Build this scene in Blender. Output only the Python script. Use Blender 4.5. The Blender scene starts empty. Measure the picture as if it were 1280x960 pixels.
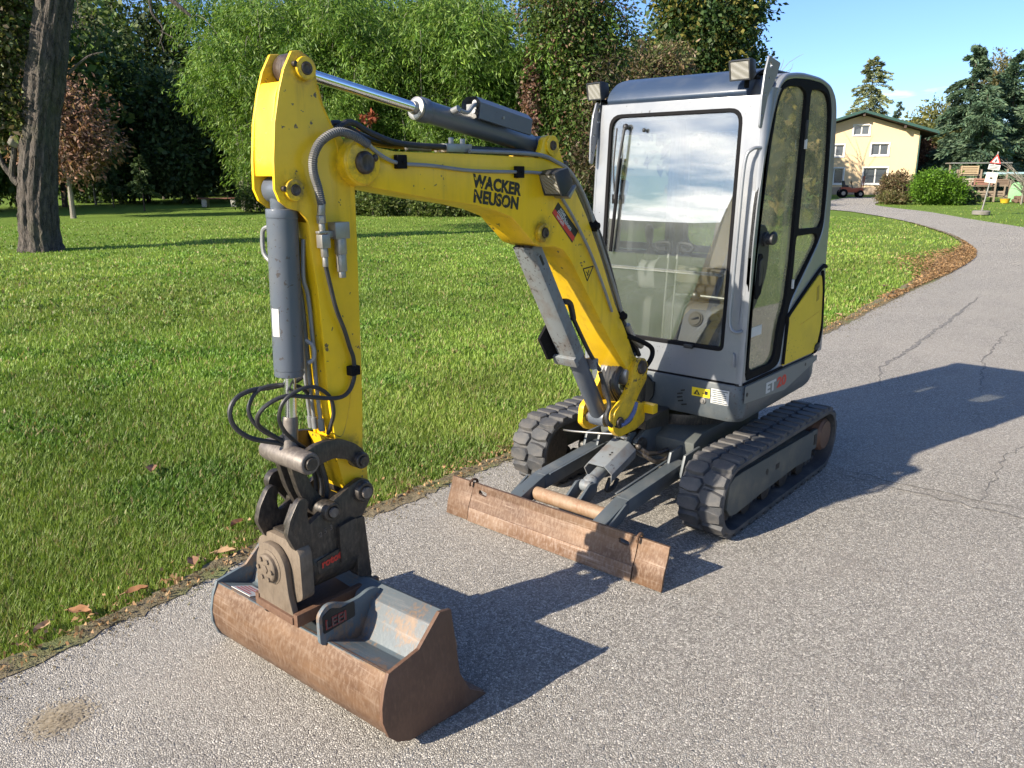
import bpy, bmesh, math, random
import numpy as np
from mathutils import Vector, Matrix, Euler
random.seed(7)
RNG = np.random.default_rng(11)
SC = bpy.context.scene
COL = SC.collection
V = Vector
PI = math.pi
rad = math.radians

# ---------------------------------------------------------------- camera, sky, sun, exposure
CAM = V((4.0817, 2.1854, 1.7603))
F = V((-0.73332, -0.62977, -0.25618)); R = V((-0.65084, 0.75921, -0.00335)); U = V((-0.19660, -0.16427, 0.96662))
cd = bpy.data.cameras.new('camera'); cam = bpy.data.objects.new('camera', cd); COL.objects.link(cam)
cam.matrix_world = Matrix(((R.x, U.x, -F.x, CAM.x), (R.y, U.y, -F.y, CAM.y), (R.z, U.z, -F.z, CAM.z), (0, 0, 0, 1)))
cd.sensor_width = 36; cd.lens = 28.02; cd.clip_start = 0.05; cd.clip_end = 3000
SC.camera = cam
SUN = V((1.70, -0.49, 1.0)).normalized()
EL = math.asin(SUN.z); AZ = math.atan2(SUN.x, SUN.y)
W = bpy.data.worlds.new('World'); SC.world = W; W.use_nodes = True
nt = W.node_tree; N = nt.nodes; N.clear()
def nn(t, typ, **kw):
    n = t.nodes.new(typ)
    for k, v in kw.items(): setattr(n, k, v)
    return n
out = nn(nt, 'ShaderNodeOutputWorld'); bg = nn(nt, 'ShaderNodeBackground'); bg.inputs[1].default_value = 0.106
sky = nn(nt, 'ShaderNodeTexSky', sky_type='NISHITA', sun_disc=False, sun_elevation=EL, sun_rotation=AZ, air_density=1.0, dust_density=0.25, ozone_density=2.2, altitude=400)
tc = nn(nt, 'ShaderNodeTexCoord'); sep = nn(nt, 'ShaderNodeSeparateXYZ'); nt.links.new(tc.outputs['Generated'], sep.inputs[0])
def mth(t, op, a, b=None, clamp=False):
    n = nn(t, 'ShaderNodeMath', operation=op, use_clamp=clamp)
    for i, x in enumerate((a, b)):
        if x is None: continue
        if isinstance(x, (int, float)): n.inputs[i].default_value = x
        else: t.links.new(x, n.inputs[i])
    return n.outputs[0]
# clouds: thin wisps everywhere, a bank on the sunward side (mirrored in the windscreen), spread high and brightened as fill
zc = mth(nt, 'MAXIMUM', mth(nt, 'ADD', sep.outputs[2], 0.10), 0.03)
comb = nn(nt, 'ShaderNodeCombineXYZ')
nt.links.new(mth(nt, 'DIVIDE', sep.outputs[0], zc), comb.inputs[0]); nt.links.new(mth(nt, 'DIVIDE', sep.outputs[1], zc), comb.inputs[1])
noi = nn(nt, 'ShaderNodeTexNoise'); noi.inputs['Scale'].default_value = 0.9; noi.inputs['Detail'].default_value = 7; noi.inputs['Roughness'].default_value = 0.55
nt.links.new(comb.outputs[0], noi.inputs['Vector'])
side = mth(nt, 'ADD', mth(nt, 'MULTIPLY', sep.outputs[0], 0.9), mth(nt, 'MULTIPLY', sep.outputs[1], -0.3))
bank = mth(nt, 'MULTIPLY', mth(nt, 'MULTIPLY', mth(nt, 'ADD', side, 0.0), 2.0, True), mth(nt, 'SUBTRACT', 1.0, mth(nt, 'MULTIPLY', sep.outputs[2], 1.3), True), True)
thr = mth(nt, 'SUBTRACT', 0.62, mth(nt, 'MULTIPLY', bank, 0.25))
mask = mth(nt, 'MULTIPLY', mth(nt, 'SUBTRACT', noi.outputs[0], thr), 5.0, True)
mask = mth(nt, 'MULTIPLY', mask, mth(nt, 'ADD', mth(nt, 'MULTIPLY', bank, 0.60), 0.38))
# a thin ragged wisp field in the clear part
mx = nn(nt, 'ShaderNodeMix', data_type='RGBA'); nt.links.new(mask, mx.inputs['Factor'])
tint = nn(nt, 'ShaderNodeMix', data_type='RGBA', blend_type='MULTIPLY'); tint.inputs['Factor'].default_value = 1
nt.links.new(sky.outputs[0], tint.inputs['A']); tint.inputs['B'].default_value = (0.58, 0.72, 0.98, 1)
nt.links.new(tint.outputs['Result'], mx.inputs['A']); mx.inputs['B'].default_value = (24.0, 23.4, 22.5, 1)
nt.links.new(mx.outputs['Result'], bg.inputs[0]); nt.links.new(bg.outputs[0], out.inputs[0])
sd = bpy.data.lights.new('sun', 'SUN'); sd.energy = 5.0; sd.angle = rad(0.53); sd.color = (1.0, 0.905, 0.76)
so = bpy.data.objects.new('sun', sd); COL.objects.link(so); so.rotation_euler = (-SUN).to_track_quat('-Z', 'Y').to_euler(); so.location = (20, -8, 20)
SC.view_settings.view_transform = 'Standard'; SC.view_settings.look = 'None'; SC.view_settings.exposure = 1.02; SC.view_settings.gamma = 1
SC.cycles.max_bounces = 8; SC.cycles.transparent_max_bounces = 16

# ---------------------------------------------------------------- helpers
def link(o, parent=None):
    COL.objects.link(o)
    if parent is not None: o.parent = parent
    return o
def tag(o, label=None, cat=None, group=None, kind=None):
    if label: o['label'] = label
    if cat: o['category'] = cat
    if group: o['group'] = group
    if kind: o['kind'] = kind
    return o
def thing(name, label, cat, loc=(0, 0, 0), rz=0, group=None):
    o = bpy.data.objects.new(name, None); o.location = loc; o.rotation_euler = (0, 0, rz); o.empty_display_size = .2
    return tag(link(o), label, cat, group)
def frames(pts):
    P = [V(p) for p in pts]; T = []
    for i in range(len(P)):
        a = P[max(i-1, 0)]; b = P[min(i+1, len(P)-1)]; T.append((b-a).normalized())
    up = V((0, 0, 1)) if abs(T[0].z) < .9 else V((1, 0, 0))
    n = T[0].cross(up).normalized(); fr = []
    for i, t in enumerate(T):
        n = (n - t*n.dot(t)).normalized(); fr.append((P[i], n, t.cross(n)))
    return fr
def smooth_path(pts, k=6):
    P = [V(p) for p in pts]; o = []
    for i in range(len(P)-1):
        a, b, c, d = P[max(i-1, 0)], P[i], P[i+1], P[min(i+2, len(P)-1)]
        for j in range(k):
            t = j/k
            o.append(.5*((2*b)+(c-a)*t+(2*a-5*b+4*c-d)*t*t+(3*b-a-3*c+d)*t**3))
    o.append(P[-1]); return o
class MB:
    def __init__(s): s.v = []; s.f = []
    def add(s, vs, fs):
        b = len(s.v); s.v += [tuple(x) for x in vs]; s.f += [tuple(i+b for i in f) for f in fs]; return s
    def box(s, c, d, rot=None):
        m = rot.to_matrix() if isinstance(rot, Euler) else rot
        vs = []
        for x in (-.5, .5):
            for y in (-.5, .5):
                for z in (-.5, .5):
                    q = V((x*d[0], y*d[1], z*d[2]))
                    if m is not None: q = m @ q
                    vs.append(q+V(c))
        return s.add(vs, [(0, 1, 3, 2), (4, 6, 7, 5), (0, 4, 5, 1), (2, 3, 7, 6), (0, 2, 6, 4), (1, 5, 7, 3)])
    def lathe(s, p0, p1, prof, n=20, caps=True):
        """prof: (t along, radius)"""
        p0 = V(p0); p1 = V(p1); t = (p1-p0).normalized(); up = V((0, 0, 1)) if abs(t.z) < .9 else V((1, 0, 0))
        a = t.cross(up).normalized(); b = t.cross(a); vs = []; fs = []
        for (u, r) in prof:
            c = p0+(p1-p0)*u
            for i in range(n):
                g = 2*PI*i/n; vs.append(c+a*(r*math.cos(g))+b*(r*math.sin(g)))
        for k in range(len(prof)-1):
            for i in range(n):
                j = (i+1) % n; fs.append((k*n+i, k*n+j, (k+1)*n+j, (k+1)*n+i))
        if caps:
            fs.append(tuple(range(n-1, -1, -1))); fs.append(tuple((len(prof)-1)*n+i for i in range(n)))
        return s.add(vs, fs)
    def cyl(s, p0, p1, r, r1=None, n=20): return s.lathe(p0, p1, [(0, r), (1, r if r1 is None else r1)], n)
    def tube(s, pts, r, n=8, k=0, caps=True):
        P = smooth_path(pts, k) if k else [V(p) for p in pts]
        fr = frames(P); vs = []; fs = []; m = len(fr)
        for q, (c, a, b) in enumerate(fr):
            rr = r(q/(m-1)) if callable(r) else r
            for i in range(n):
                g = 2*PI*i/n; vs.append(c+a*(rr*math.cos(g))+b*(rr*math.sin(g)))
        for q in range(m-1):
            for i in range(n):
                j = (i+1) % n; fs.append((q*n+i, q*n+j, (q+1)*n+j, (q+1)*n+i))
        if caps: fs.append(tuple(range(n-1, -1, -1))); fs.append(tuple((m-1)*n+i for i in range(n)))
        return s.add(vs, fs)
    def prism(s, pts, a0, a1, ax=1):
        """polygon in the two other axes, extruded along axis ax from a0 to a1"""
        k = [i for i in range(3) if i != ax]; n = len(pts); vs = []
        for a in (a0, a1):
            for p in pts:
                q = [0, 0, 0]; q[ax] = a; q[k[0]] = p[0]; q[k[1]] = p[1]; vs.append(q)
        fs = [tuple(range(n)), tuple(range(2*n-1, n-1, -1))]
        for i in range(n):
            j = (i+1) % n; fs.append((i, i+n, j+n, j))
        return s.add(vs, fs)
    def sphere(s, c, r, n=12, m=8, sc=(1, 1, 1)):
        vs = []; fs = []
        for k in range(m+1):
            th = PI*k/m
            for i in range(n):
                g = 2*PI*i/n; vs.append((c[0]+r*sc[0]*math.sin(th)*math.cos(g), c[1]+r*sc[1]*math.sin(th)*math.sin(g), c[2]+r*sc[2]*math.cos(th)))
        for k in range(m):
            for i in range(n):
                j = (i+1) % n; fs.append((k*n+i, k*n+j, (k+1)*n+j, (k+1)*n+i))
        return s.add(vs, fs)
    def xf(s, m):
        s.v = [tuple(m @ V(p)) for p in s.v]; return s
    def mesh(s, name, mat, bevel=0, seg=2, ang=38, smooth=True):
        me = bpy.data.meshes.new(name); bm = bmesh.new()
        vv = [bm.verts.new(p) for p in s.v]
        for f in s.f:
            try: bm.faces.new([vv[i] for i in f])
            except ValueError: pass
        bmesh.ops.recalc_face_normals(bm, faces=bm.faces)
        if bevel:
            es = [e for e in bm.edges if len(e.link_faces) == 2 and e.calc_face_angle(0) > rad(28)]
            bmesh.ops.bevel(bm, geom=es, offset=bevel, segments=seg, affect='EDGES', clamp_overlap=True, profile=.6)
        bm.to_mesh(me); bm.free()
        if smooth:
            me.shade_smooth(); me.set_sharp_from_angle(angle=rad(ang))
        me.materials.append(mat); return me
    def build(s, name, mat, parent=None, bevel=0, seg=2, ang=38, smooth=True, label=None):
        o = bpy.data.objects.new(name, s.mesh(name, mat, bevel, seg, ang, smooth)); link(o, parent)
        if label: o['label'] = label
        return o
def plate(loops, th, fn, bevel=0.0, res=8):
    """flat plate with holes: loops of (u,v); fn maps (u,v,w) to a point; returns an MB"""
    cu = bpy.data.curves.new('plate', 'CURVE'); cu.dimensions = '2D'; cu.fill_mode = 'BOTH'; cu.extrude = th/2-bevel; cu.bevel_depth = bevel; cu.bevel_resolution = 1; cu.offset = -bevel
    for lp in loops:
        sp = cu.splines.new('POLY'); sp.points.add(len(lp)-1); sp.use_cyclic_u = True
        for p, q in zip(sp.points, lp): p.co = (q[0], q[1], 0, 1)
    o = bpy.data.objects.new('plate', cu); COL.objects.link(o)
    dg = bpy.context.evaluated_depsgraph_get(); ev = o.evaluated_get(dg); me = ev.to_mesh()
    m = MB(); m.add([fn(v.co.x, v.co.y, v.co.z) for v in me.vertices], [tuple(p.vertices) for p in me.polygons])
    ev.to_mesh_clear(); bpy.data.objects.remove(o); bpy.data.curves.remove(cu); return m
def rnd(pts, r, k=5):
    """round the corners of a polygon; r a number or a list"""
    o = []; n = len(pts)
    for i in range(n):
        p = V((*pts[i], 0)); a = V((*pts[i-1], 0)); b = V((*pts[(i+1) % n], 0)); rr = r[i] if isinstance(r, (list, tuple)) else r
        da = (a-p); db = (b-p); rr = min(rr, da.length*.48, db.length*.48)
        if rr <= 0: o.append((p.x, p.y)); continue
        s = p+da.normalized()*rr; e = p+db.normalized()*rr
        for j in range(k+1):
            t = j/k; q = s*(1-t)**2+p*2*t*(1-t)+e*t*t; o.append((q.x, q.y))
    return o
def circ(c, r, n=20): return [(c[0]+r*math.cos(2*PI*i/n), c[1]+r*math.sin(2*PI*i/n)) for i in range(n)]
def text(body, size, mat, parent, name, origin, right, up, depth=.0008, bold=0.0, sx=1.0, space=1.0, align='LEFT'):
    cu = bpy.data.curves.new(name, 'FONT'); cu.body = body; cu.size = size; cu.extrude = depth; cu.offset = bold; cu.space_character = space; cu.resolution_u = 3; cu.align_x = align
    o = bpy.data.objects.new(name, cu); COL.objects.link(o)
    dg = bpy.context.evaluated_depsgraph_get(); me = bpy.data.meshes.new_from_object(o.evaluated_get(dg))
    bpy.data.objects.remove(o); bpy.data.curves.remove(cu)
    r = V(right).normalized(); u = V(up).normalized(); n = r.cross(u)
    for v in me.vertices: v.co = V(origin)+r*(v.co.x*sx)+u*v.co.y+n*v.co.z
    me.materials.clear(); me.materials.append(mat); me.name = name
    return link(bpy.data.objects.new(name, me), parent)
def fast_mesh(name, verts, faces, mat, col=None, smooth=False):
    """verts Nx3, faces MxK numpy; col Nx3 point colours"""
    me = bpy.data.meshes.new(name); verts = np.ascontiguousarray(verts, np.float32); faces = np.ascontiguousarray(faces, np.int32); k = faces.shape[1]
    me.vertices.add(len(verts)); me.vertices.foreach_set('co', verts.ravel())
    me.loops.add(faces.size); me.loops.foreach_set('vertex_index', faces.ravel())
    me.polygons.add(len(faces)); me.polygons.foreach_set('loop_start', np.arange(0, faces.size, k, dtype=np.int32))
    if smooth: me.polygons.foreach_set('use_smooth', np.ones(len(faces), bool))
    if col is not None:
        a = me.color_attributes.new('Col', 'FLOAT_COLOR', 'POINT'); c = np.ones((len(verts), 4), np.float32); c[:, :3] = col; a.data.foreach_set('color', c.ravel())
    me.update(calc_edges=True); me.validate(); me.materials.append(mat); return me

# ---------------------------------------------------------------- materials
def new_mat(name):
    m = bpy.data.materials.new(name); m.use_nodes = True; t = m.node_tree
    return m, t, t.nodes['Principled BSDF']
def noise(t, scale, detail=4, rough=.55, coord='Object', dist=0.0, stretch=None):
    tcn = nn(t, 'ShaderNodeTexCoord'); n = nn(t, 'ShaderNodeTexNoise'); n.inputs['Scale'].default_value = scale; n.inputs['Detail'].default_value = detail; n.inputs['Roughness'].default_value = rough; n.inputs['Distortion'].default_value = dist
    src = tcn.outputs[coord]
    if stretch:
        mp = nn(t, 'ShaderNodeMapping'); mp.inputs['Scale'].default_value = stretch; t.links.new(src, mp.inputs[0]); src = mp.outputs[0]
    t.links.new(src, n.inputs['Vector']); return n.outputs[0]
def ramp(t, x, lo, hi, smooth=False):
    n = nn(t, 'ShaderNodeMapRange', clamp=True); n.inputs[1].default_value = lo; n.inputs[2].default_value = hi
    if smooth: n.interpolation_type = 'SMOOTHSTEP'
    t.links.new(x, n.inputs[0]); return n.outputs[0]
def mixc(t, f, a, b, mode='MIX'):
    n = nn(t, 'ShaderNodeMix', data_type='RGBA', blend_type=mode)
    for key, x in (('Factor', f), ('A', a), ('B', b)):
        s = [i for i in n.inputs if i.name == key and (i.type == 'RGBA' if key != 'Factor' else i.type == 'VALUE')][0]
        if isinstance(x, (int, float)): s.default_value = x
        elif isinstance(x, tuple): s.default_value = (*x[:3], 1)
        else: t.links.new(x, s)
    return [o for o in n.outputs if o.type == 'RGBA'][0]
def bump(t, bs, h, strength=.3, dist=.01):
    b = nn(t, 'ShaderNodeBump'); b.inputs['Strength'].default_value = strength; b.inputs['Distance'].default_value = dist
    t.links.new(h, b.inputs['Height']); t.links.new(b.outputs[0], bs.inputs['Normal'])
def paint(name, c, rough=.4, metal=0, dirt=(.12, .09, .06), dirt_amt=.35, chips=0.0, chip_c=(.05, .04, .035), coat=0.0, dscale=7, bumpy=0.0, fleck=60, streak=0, pins=()):
    m, t, b = new_mat(name)
    n1 = noise(t, dscale, 6, .62); n2 = noise(t, fleck, 3, .6); n3 = noise(t, dscale*.35, 3)
    f = mth(t, 'MULTIPLY', ramp(t, n1, .46, .78), dirt_amt)
    col = mixc(t, f, c, dirt)
    col = mixc(t, mth(t, 'MULTIPLY', ramp(t, n3, .35, .7), .16), col, tuple(x*.72 for x in c))
    if streak:
        n4 = noise(t, 10, 5, .65, stretch=(2.2, 2.2, .22)); n5 = noise(t, 2.2, 4, .6); n6 = noise(t, 30, 5, .7, dist=1.5, stretch=(1, 1, 2.5))
        col = mixc(t, mth(t, 'MULTIPLY', mth(t, 'MULTIPLY', ramp(t, n4, .50, .72), ramp(t, n5, .42, .62)), streak), col, (.16, .10, .03))
        col = mixc(t, mth(t, 'MULTIPLY', ramp(t, n5, .52, .70), .35), col, tuple(min(1, x*.9+.06) for x in c))
        col = mixc(t, mth(t, 'MULTIPLY', ramp(t, n6, .66, .70), .35), col, (.30, .19, .05))
    if pins:                                    # grease thrown round the pins and run down below them
        tcp = nn(t, 'ShaderNodeTexCoord'); sp = nn(t, 'ShaderNodeSeparateXYZ'); t.links.new(tcp.outputs['Object'], sp.inputs[0]); acc = None
        n9 = noise(t, 16, 6, .7); n10 = noise(t, 26, 4, .6, stretch=(1, 1, .16))
        for px_, pz_, r0 in pins:
            ax = mth(t, 'ABSOLUTE', mth(t, 'SUBTRACT', sp.outputs[0], px_)); dz_ = mth(t, 'SUBTRACT', sp.outputs[2], pz_); ad = mth(t, 'ABSOLUTE', dz_)
            d_ = mth(t, 'SQRT', mth(t, 'ADD', mth(t, 'MULTIPLY', ax, ax), mth(t, 'MULTIPLY', ad, ad)))
            ring = mth(t, 'MULTIPLY', ramp(t, d_, r0, r0*.35), ramp(t, n9, .44, .62))
            run = mth(t, 'MULTIPLY', mth(t, 'MULTIPLY', ramp(t, ax, r0*.55, r0*.1), ramp(t, n10, .5, .66)), mth(t, 'MULTIPLY', ramp(t, dz_, -r0*3.2, -r0*.5), ramp(t, dz_, .0, -r0*.4)))
            m_ = mth(t, 'MAXIMUM', mth(t, 'MULTIPLY', ring, .75), mth(t, 'MULTIPLY', run, .6)); acc = m_ if acc is None else mth(t, 'MAXIMUM', acc, m_)
        col = mixc(t, acc, col, (.07, .045, .02))
    if chips: col = mixc(t, mth(t, 'MULTIPLY', ramp(t, mth(t, 'MULTIPLY', n2, mth(t, 'ADD', .6, n3)), .80-chips*.12, .83-chips*.1), .9), col, chip_c)
    t.links.new(col, b.inputs['Base Color']); b.inputs['Metallic'].default_value = metal
    t.links.new(mth(t, 'ADD', rough-.06, mth(t, 'MULTIPLY', n1, .22)), b.inputs['Roughness'])
    b.inputs['Coat Weight'].default_value = coat; b.inputs['Coat Roughness'].default_value = .12
    if bumpy: bump(t, b, n2, bumpy, .004)
    return m
def rusty(name, c1, c2, c3, rough=.6, scale=6, paintc=None, amt=.5, metal=.0, fine=90, stretch=(1, 1, 1), scratch=.0):
    m, t, b = new_mat(name)
    n1 = noise(t, scale, 8, .65, stretch=stretch); n2 = noise(t, fine, 4, .6, stretch=(1, 1, .35)); n3 = noise(t, scale*.5, 4, .5)
    col = mixc(t, ramp(t, n1, .35, .68), c1, c2); col = mixc(t, mth(t, 'MULTIPLY', ramp(t, n2, .45, .75), .55), col, c3)
    if paintc: col = mixc(t, ramp(t, mth(t, 'ADD', mth(t, 'MULTIPLY', n1, .7), mth(t, 'MULTIPLY', n2, .3)), amt, amt+.07), paintc, col)
    col = mixc(t, mth(t, 'MULTIPLY', ramp(t, n3, .4, .7), .3), col, tuple(x*.55 for x in c1))
    t.links.new(col, b.inputs['Base Color']); b.inputs['Metallic'].default_value = metal
    t.links.new(mth(t, 'ADD', rough-.15, mth(t, 'MULTIPLY', n2, .3)), b.inputs['Roughness']); bump(t, b, n2, .25, .003)
    n7 = noise(t, 55, 4, .7, stretch=(1, .045, 1)); n8 = noise(t, 2.5, 4, .6)
    for l_ in list(b.inputs['Base Color'].links): col = l_.from_socket
    col = mixc(t, mth(t, 'MULTIPLY', mth(t, 'MULTIPLY', ramp(t, n7, .55, .72), ramp(t, n8, .35, .6)), scratch), col, tuple(min(.6, x*1.25+.05) for x in c3))
    t.links.new(col, b.inputs['Base Color'])
    return m
def glass(name, tint=(1, 1, 1), film=(.5, .5, .45), film_amt=.08, ior=1.5, boost=1.0, streak=True, rough=.0):
    """pane: clear view, mirror by Fresnel, and a diffuse film: dust, plus painted reflection on the side glass"""
    m = bpy.data.materials.new(name); m.use_nodes = True; t = m.node_tree; t.nodes.clear()
    o = nn(t, 'ShaderNodeOutputMaterial'); tr = nn(t, 'ShaderNodeBsdfTransparent'); tr.inputs[0].default_value = (*tint, 1)
    gl = nn(t, 'ShaderNodeBsdfGlossy'); gl.inputs['Roughness'].default_value = rough; fr = nn(t, 'ShaderNodeFresnel'); fr.inputs[0].default_value = ior
    m1 = nn(t, 'ShaderNodeMixShader'); t.links.new(mth(t, 'MULTIPLY', fr.outputs[0], boost, True), m1.inputs[0]); t.links.new(tr.outputs[0], m1.inputs[1]); t.links.new(gl.outputs[0], m1.inputs[2])
    df = nn(t, 'ShaderNodeBsdfDiffuse'); df.inputs[0].default_value = (*film, 1)
    m2 = nn(t, 'ShaderNodeMixShader')
    n = noise(t, 9, 5, .6, stretch=(1, 1, .25)) if streak else noise(t, 5, 3)
    n2 = noise(t, 120, 2, .5)
    f = mth(t, 'ADD', mth(t, 'MULTIPLY', mth(t, 'ADD', .35, mth(t, 'MULTIPLY', ramp(t, n, .3, .75), .65)), film_amt), mth(t, 'MULTIPLY', ramp(t, n2, .62, .75), film_amt*.8))
    t.links.new(f, m2.inputs[0]); t.links.new(m1.outputs[0], m2.inputs[1]); t.links.new(df.outputs[0], m2.inputs[2]); t.links.new(m2.outputs[0], o.inputs[0])
    return m
def leafmat(name, trans=.35, rough=.55, tintb=(1, 1, 1)):
    m = bpy.data.materials.new(name); m.use_nodes = True; t = m.node_tree; t.nodes.clear()
    o = nn(t, 'ShaderNodeOutputMaterial'); at = nn(t, 'ShaderNodeAttribute', attribute_name='Col')
    d = nn(t, 'ShaderNodeBsdfPrincipled'); d.inputs['Roughness'].default_value = rough; d.inputs['Specular IOR Level'].default_value = .3
    tl = nn(t, 'ShaderNodeBsdfTranslucent'); mx_ = nn(t, 'ShaderNodeMixShader'); mx_.inputs[0].default_value = trans
    t.links.new(at.outputs['Color'], d.inputs['Base Color']); t.links.new(mixc(t, 1.0, at.outputs['Color'], (1.15, 1.2, .7), 'MULTIPLY'), tl.inputs[0])
    t.links.new(d.outputs[0], mx_.inputs[1]); t.links.new(tl.outputs[0], mx_.inputs[2]); t.links.new(mx_.outputs[0], o.inputs[0]); return m

YEL = paint('yellow_paint', (.85, .53, .004), .38, dirt=(.36, .20, .02), dirt_amt=.34, chips=.13, coat=.15, pins=((2.561, 2.062, .075), (2.629, 1.712, .07), (2.385, 1.793, .11), (1.452, 1.52, .08), (1.378, 1.868, .06), (.67, .84, .12), (2.45, .80, .12)), dscale=5, fleck=34, streak=.42)
YELD = paint('worn_yellow_paint', (.72, .44, .01), .42, dirt=(.06, .045, .03), dirt_amt=.85, chips=.9, dscale=9)
SIL = paint('silver_paint', (.215, .225, .242), .30, metal=.25, dirt=(.40, .39, .36), dirt_amt=.35, chips=.1, coat=.4, dscale=4)
NAVY = paint('navy_roof_paint', (.035, .055, .095), .38, dirt=(.14, .15, .16), dirt_amt=.3, coat=.05)
SLATE = paint('slate_grey_paint', (.070, .083, .090), .42, dirt=(.22, .21, .18), dirt_amt=.45, chips=.2, coat=.1)
STRIP = paint('grey_strip_paint', (.17, .18, .17), .45, dirt=(.26, .24, .2), dirt_amt=.3)
HYD = paint('hydraulic_grey_paint', (.085, .10, .125), .34, dirt=(.16, .15, .13), dirt_amt=.4, chips=.3, coat=.2)
HYDL = paint('worn_grey_guard_paint', (.17, .185, .19), .5, dirt=(.12, .085, .06), dirt_amt=1.0, chips=.7, dscale=11)
BLK = paint('black_plastic', (.018, .019, .021), .45, dirt=(.08, .075, .065), dirt_amt=.35)
SEAL = paint('black_rubber_seal', (.008, .008, .009), .75, dirt_amt=.06)
SEAL.node_tree.nodes['Principled BSDF'].inputs['Specular IOR Level'].default_value = .12
PINM = rusty('worn_greasy_pin', (.028, .023, .020), (.085, .055, .036), (.22, .18, .15), .45, 14, metal=.3, fine=70)
RUB = paint('track_rubber', (.045, .046, .048), .62, dirt=(.17, .15, .125), dirt_amt=.75, dscale=8, bumpy=.3, fleck=130)
TFR = paint('dusty_track_frame_paint', (.075, .082, .075), .6, dirt=(.22, .19, .13), dirt_amt=.7, dscale=6)
STEEL = rusty('dusty_bare_steel', (.10, .085, .075), (.20, .17, .145), (.30, .26, .22), .5, 8, metal=.3)
DARKST = rusty('dark_coupler_steel', (.028, .025, .022), (.062, .053, .045), (.16, .125, .09), .42, 9, metal=.3, scratch=.3)
BEIGE = rusty('muddy_steel', (.12, .088, .058), (.20, .155, .11), (.075, .058, .044), .75, 9)
RUST = rusty('worn_rust_steel', (.085, .041, .020), (.185, .104, .054), (.29, .215, .155), .5, 4, metal=.25, stretch=(1, .6, 2), scratch=.5)
RUSTW = rusty('worn_bright_edge_steel', (.17, .09, .05), (.31, .21, .14), (.44, .36, .30), .42, 5, metal=.4, stretch=(1, .5, 2), scratch=.7)
RUSTD = rusty('dark_rust_steel', (.095, .05, .030), (.16, .085, .05), (.21, .12, .07), .6, 5, metal=.1)
BUCK = rusty('blue_grey_worn_paint', (.15, .085, .045), (.25, .16, .09), (.20, .18, .16), .55, 6, paintc=(.095, .122, .136), amt=.51, scratch=.35)
ORANGE_ST = rusty('pale_rust_tube', (.22, .12, .06), (.34, .23, .14), (.42, .33, .24), .6, 11)
CHROME, t_, b_ = new_mat('chrome_rod'); b_.inputs['Base Color'].default_value = (.78, .80, .83, 1); b_.inputs['Metallic'].default_value = 1; b_.inputs['Roughness'].default_value = .13
ZINC = paint('zinc_fitting', (.33, .32, .30), .38, metal=.7, dirt=(.2, .16, .1), dirt_amt=.5, dscale=30)
HOSE = paint('hydraulic_hose_rubber', (.022, .022, .024), .48, dirt=(.10, .085, .06), dirt_amt=.4, dscale=20)
PIPE = paint('grey_steel_pipe', (.25, .255, .255), .42, metal=.3, dirt=(.16, .12, .07), dirt_amt=.4, dscale=20)
BLUEH = paint('blue_hose', (.10, .13, .28), .5)
LENS, t_, b_ = new_mat('lamp_lens'); b_.inputs['Base Color'].default_value = (.22, .21, .185, 1); b_.inputs['Roughness'].default_value = .30
wv = nn(t_, 'ShaderNodeTexWave'); wv.inputs['Scale'].default_value = 42; wv.inputs['Distortion'].default_value = 0; tc_ = nn(t_, 'ShaderNodeTexCoord'); t_.links.new(tc_.outputs['Object'], wv.inputs[0]); bump(t_, b_, wv.outputs['Fac'], .6, .004)
WHITE = paint('white_label', (.58, .57, .54), .5, dirt=(.45, .42, .36), dirt_amt=.4, dscale=30)
REDP = paint('red_print', (.55, .035, .02), .45, dirt_amt=.1)
REDD = paint('faded_red_print', (.24, .035, .028), .5, dirt=(.08, .05, .04), dirt_amt=.6, dscale=40)
BLKP = paint('black_print', (.012, .012, .012), .4, dirt_amt=.05)
PALEP = paint('pale_print', (.55, .55, .52), .5, dirt_amt=.2)
LABY = paint('yellow_label', (.85, .62, .02), .4, dirt_amt=.15)
SEATM = paint('seat_vinyl', (.035, .033, .03), .6, dirt=(.16, .12, .08), dirt_amt=.5)
TAN = paint('tan_seat_back', (.17, .15, .115), .6, dirt=(.25, .2, .13), dirt_amt=.4)
CABIN = paint('cabin_grey_plastic', (.20, .20, .20), .55, dirt=(.3, .27, .22), dirt_amt=.5)
CABIND = paint('cabin_dark_plastic', (.05, .052, .055), .55, dirt=(.2, .17, .13), dirt_amt=.5)
WSG = glass('windscreen_glass', tint=(.90, .92, .92), film=(.62, .66, .70), film_amt=.06, ior=1.55, boost=3.5, streak=False)
SIDEG = glass('reflection_tinted_dirty_glass', tint=(.93, .93, .84), film=(.66, .58, .34), film_amt=.50, ior=1.5, boost=2.6, streak=False)  # olive film colour paints in the mirrored autumn trees, on top of dirt
CLRG = glass('clear_pane', tint=(.90, .92, .91), film=(.5, .5, .46), film_amt=.22)
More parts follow.
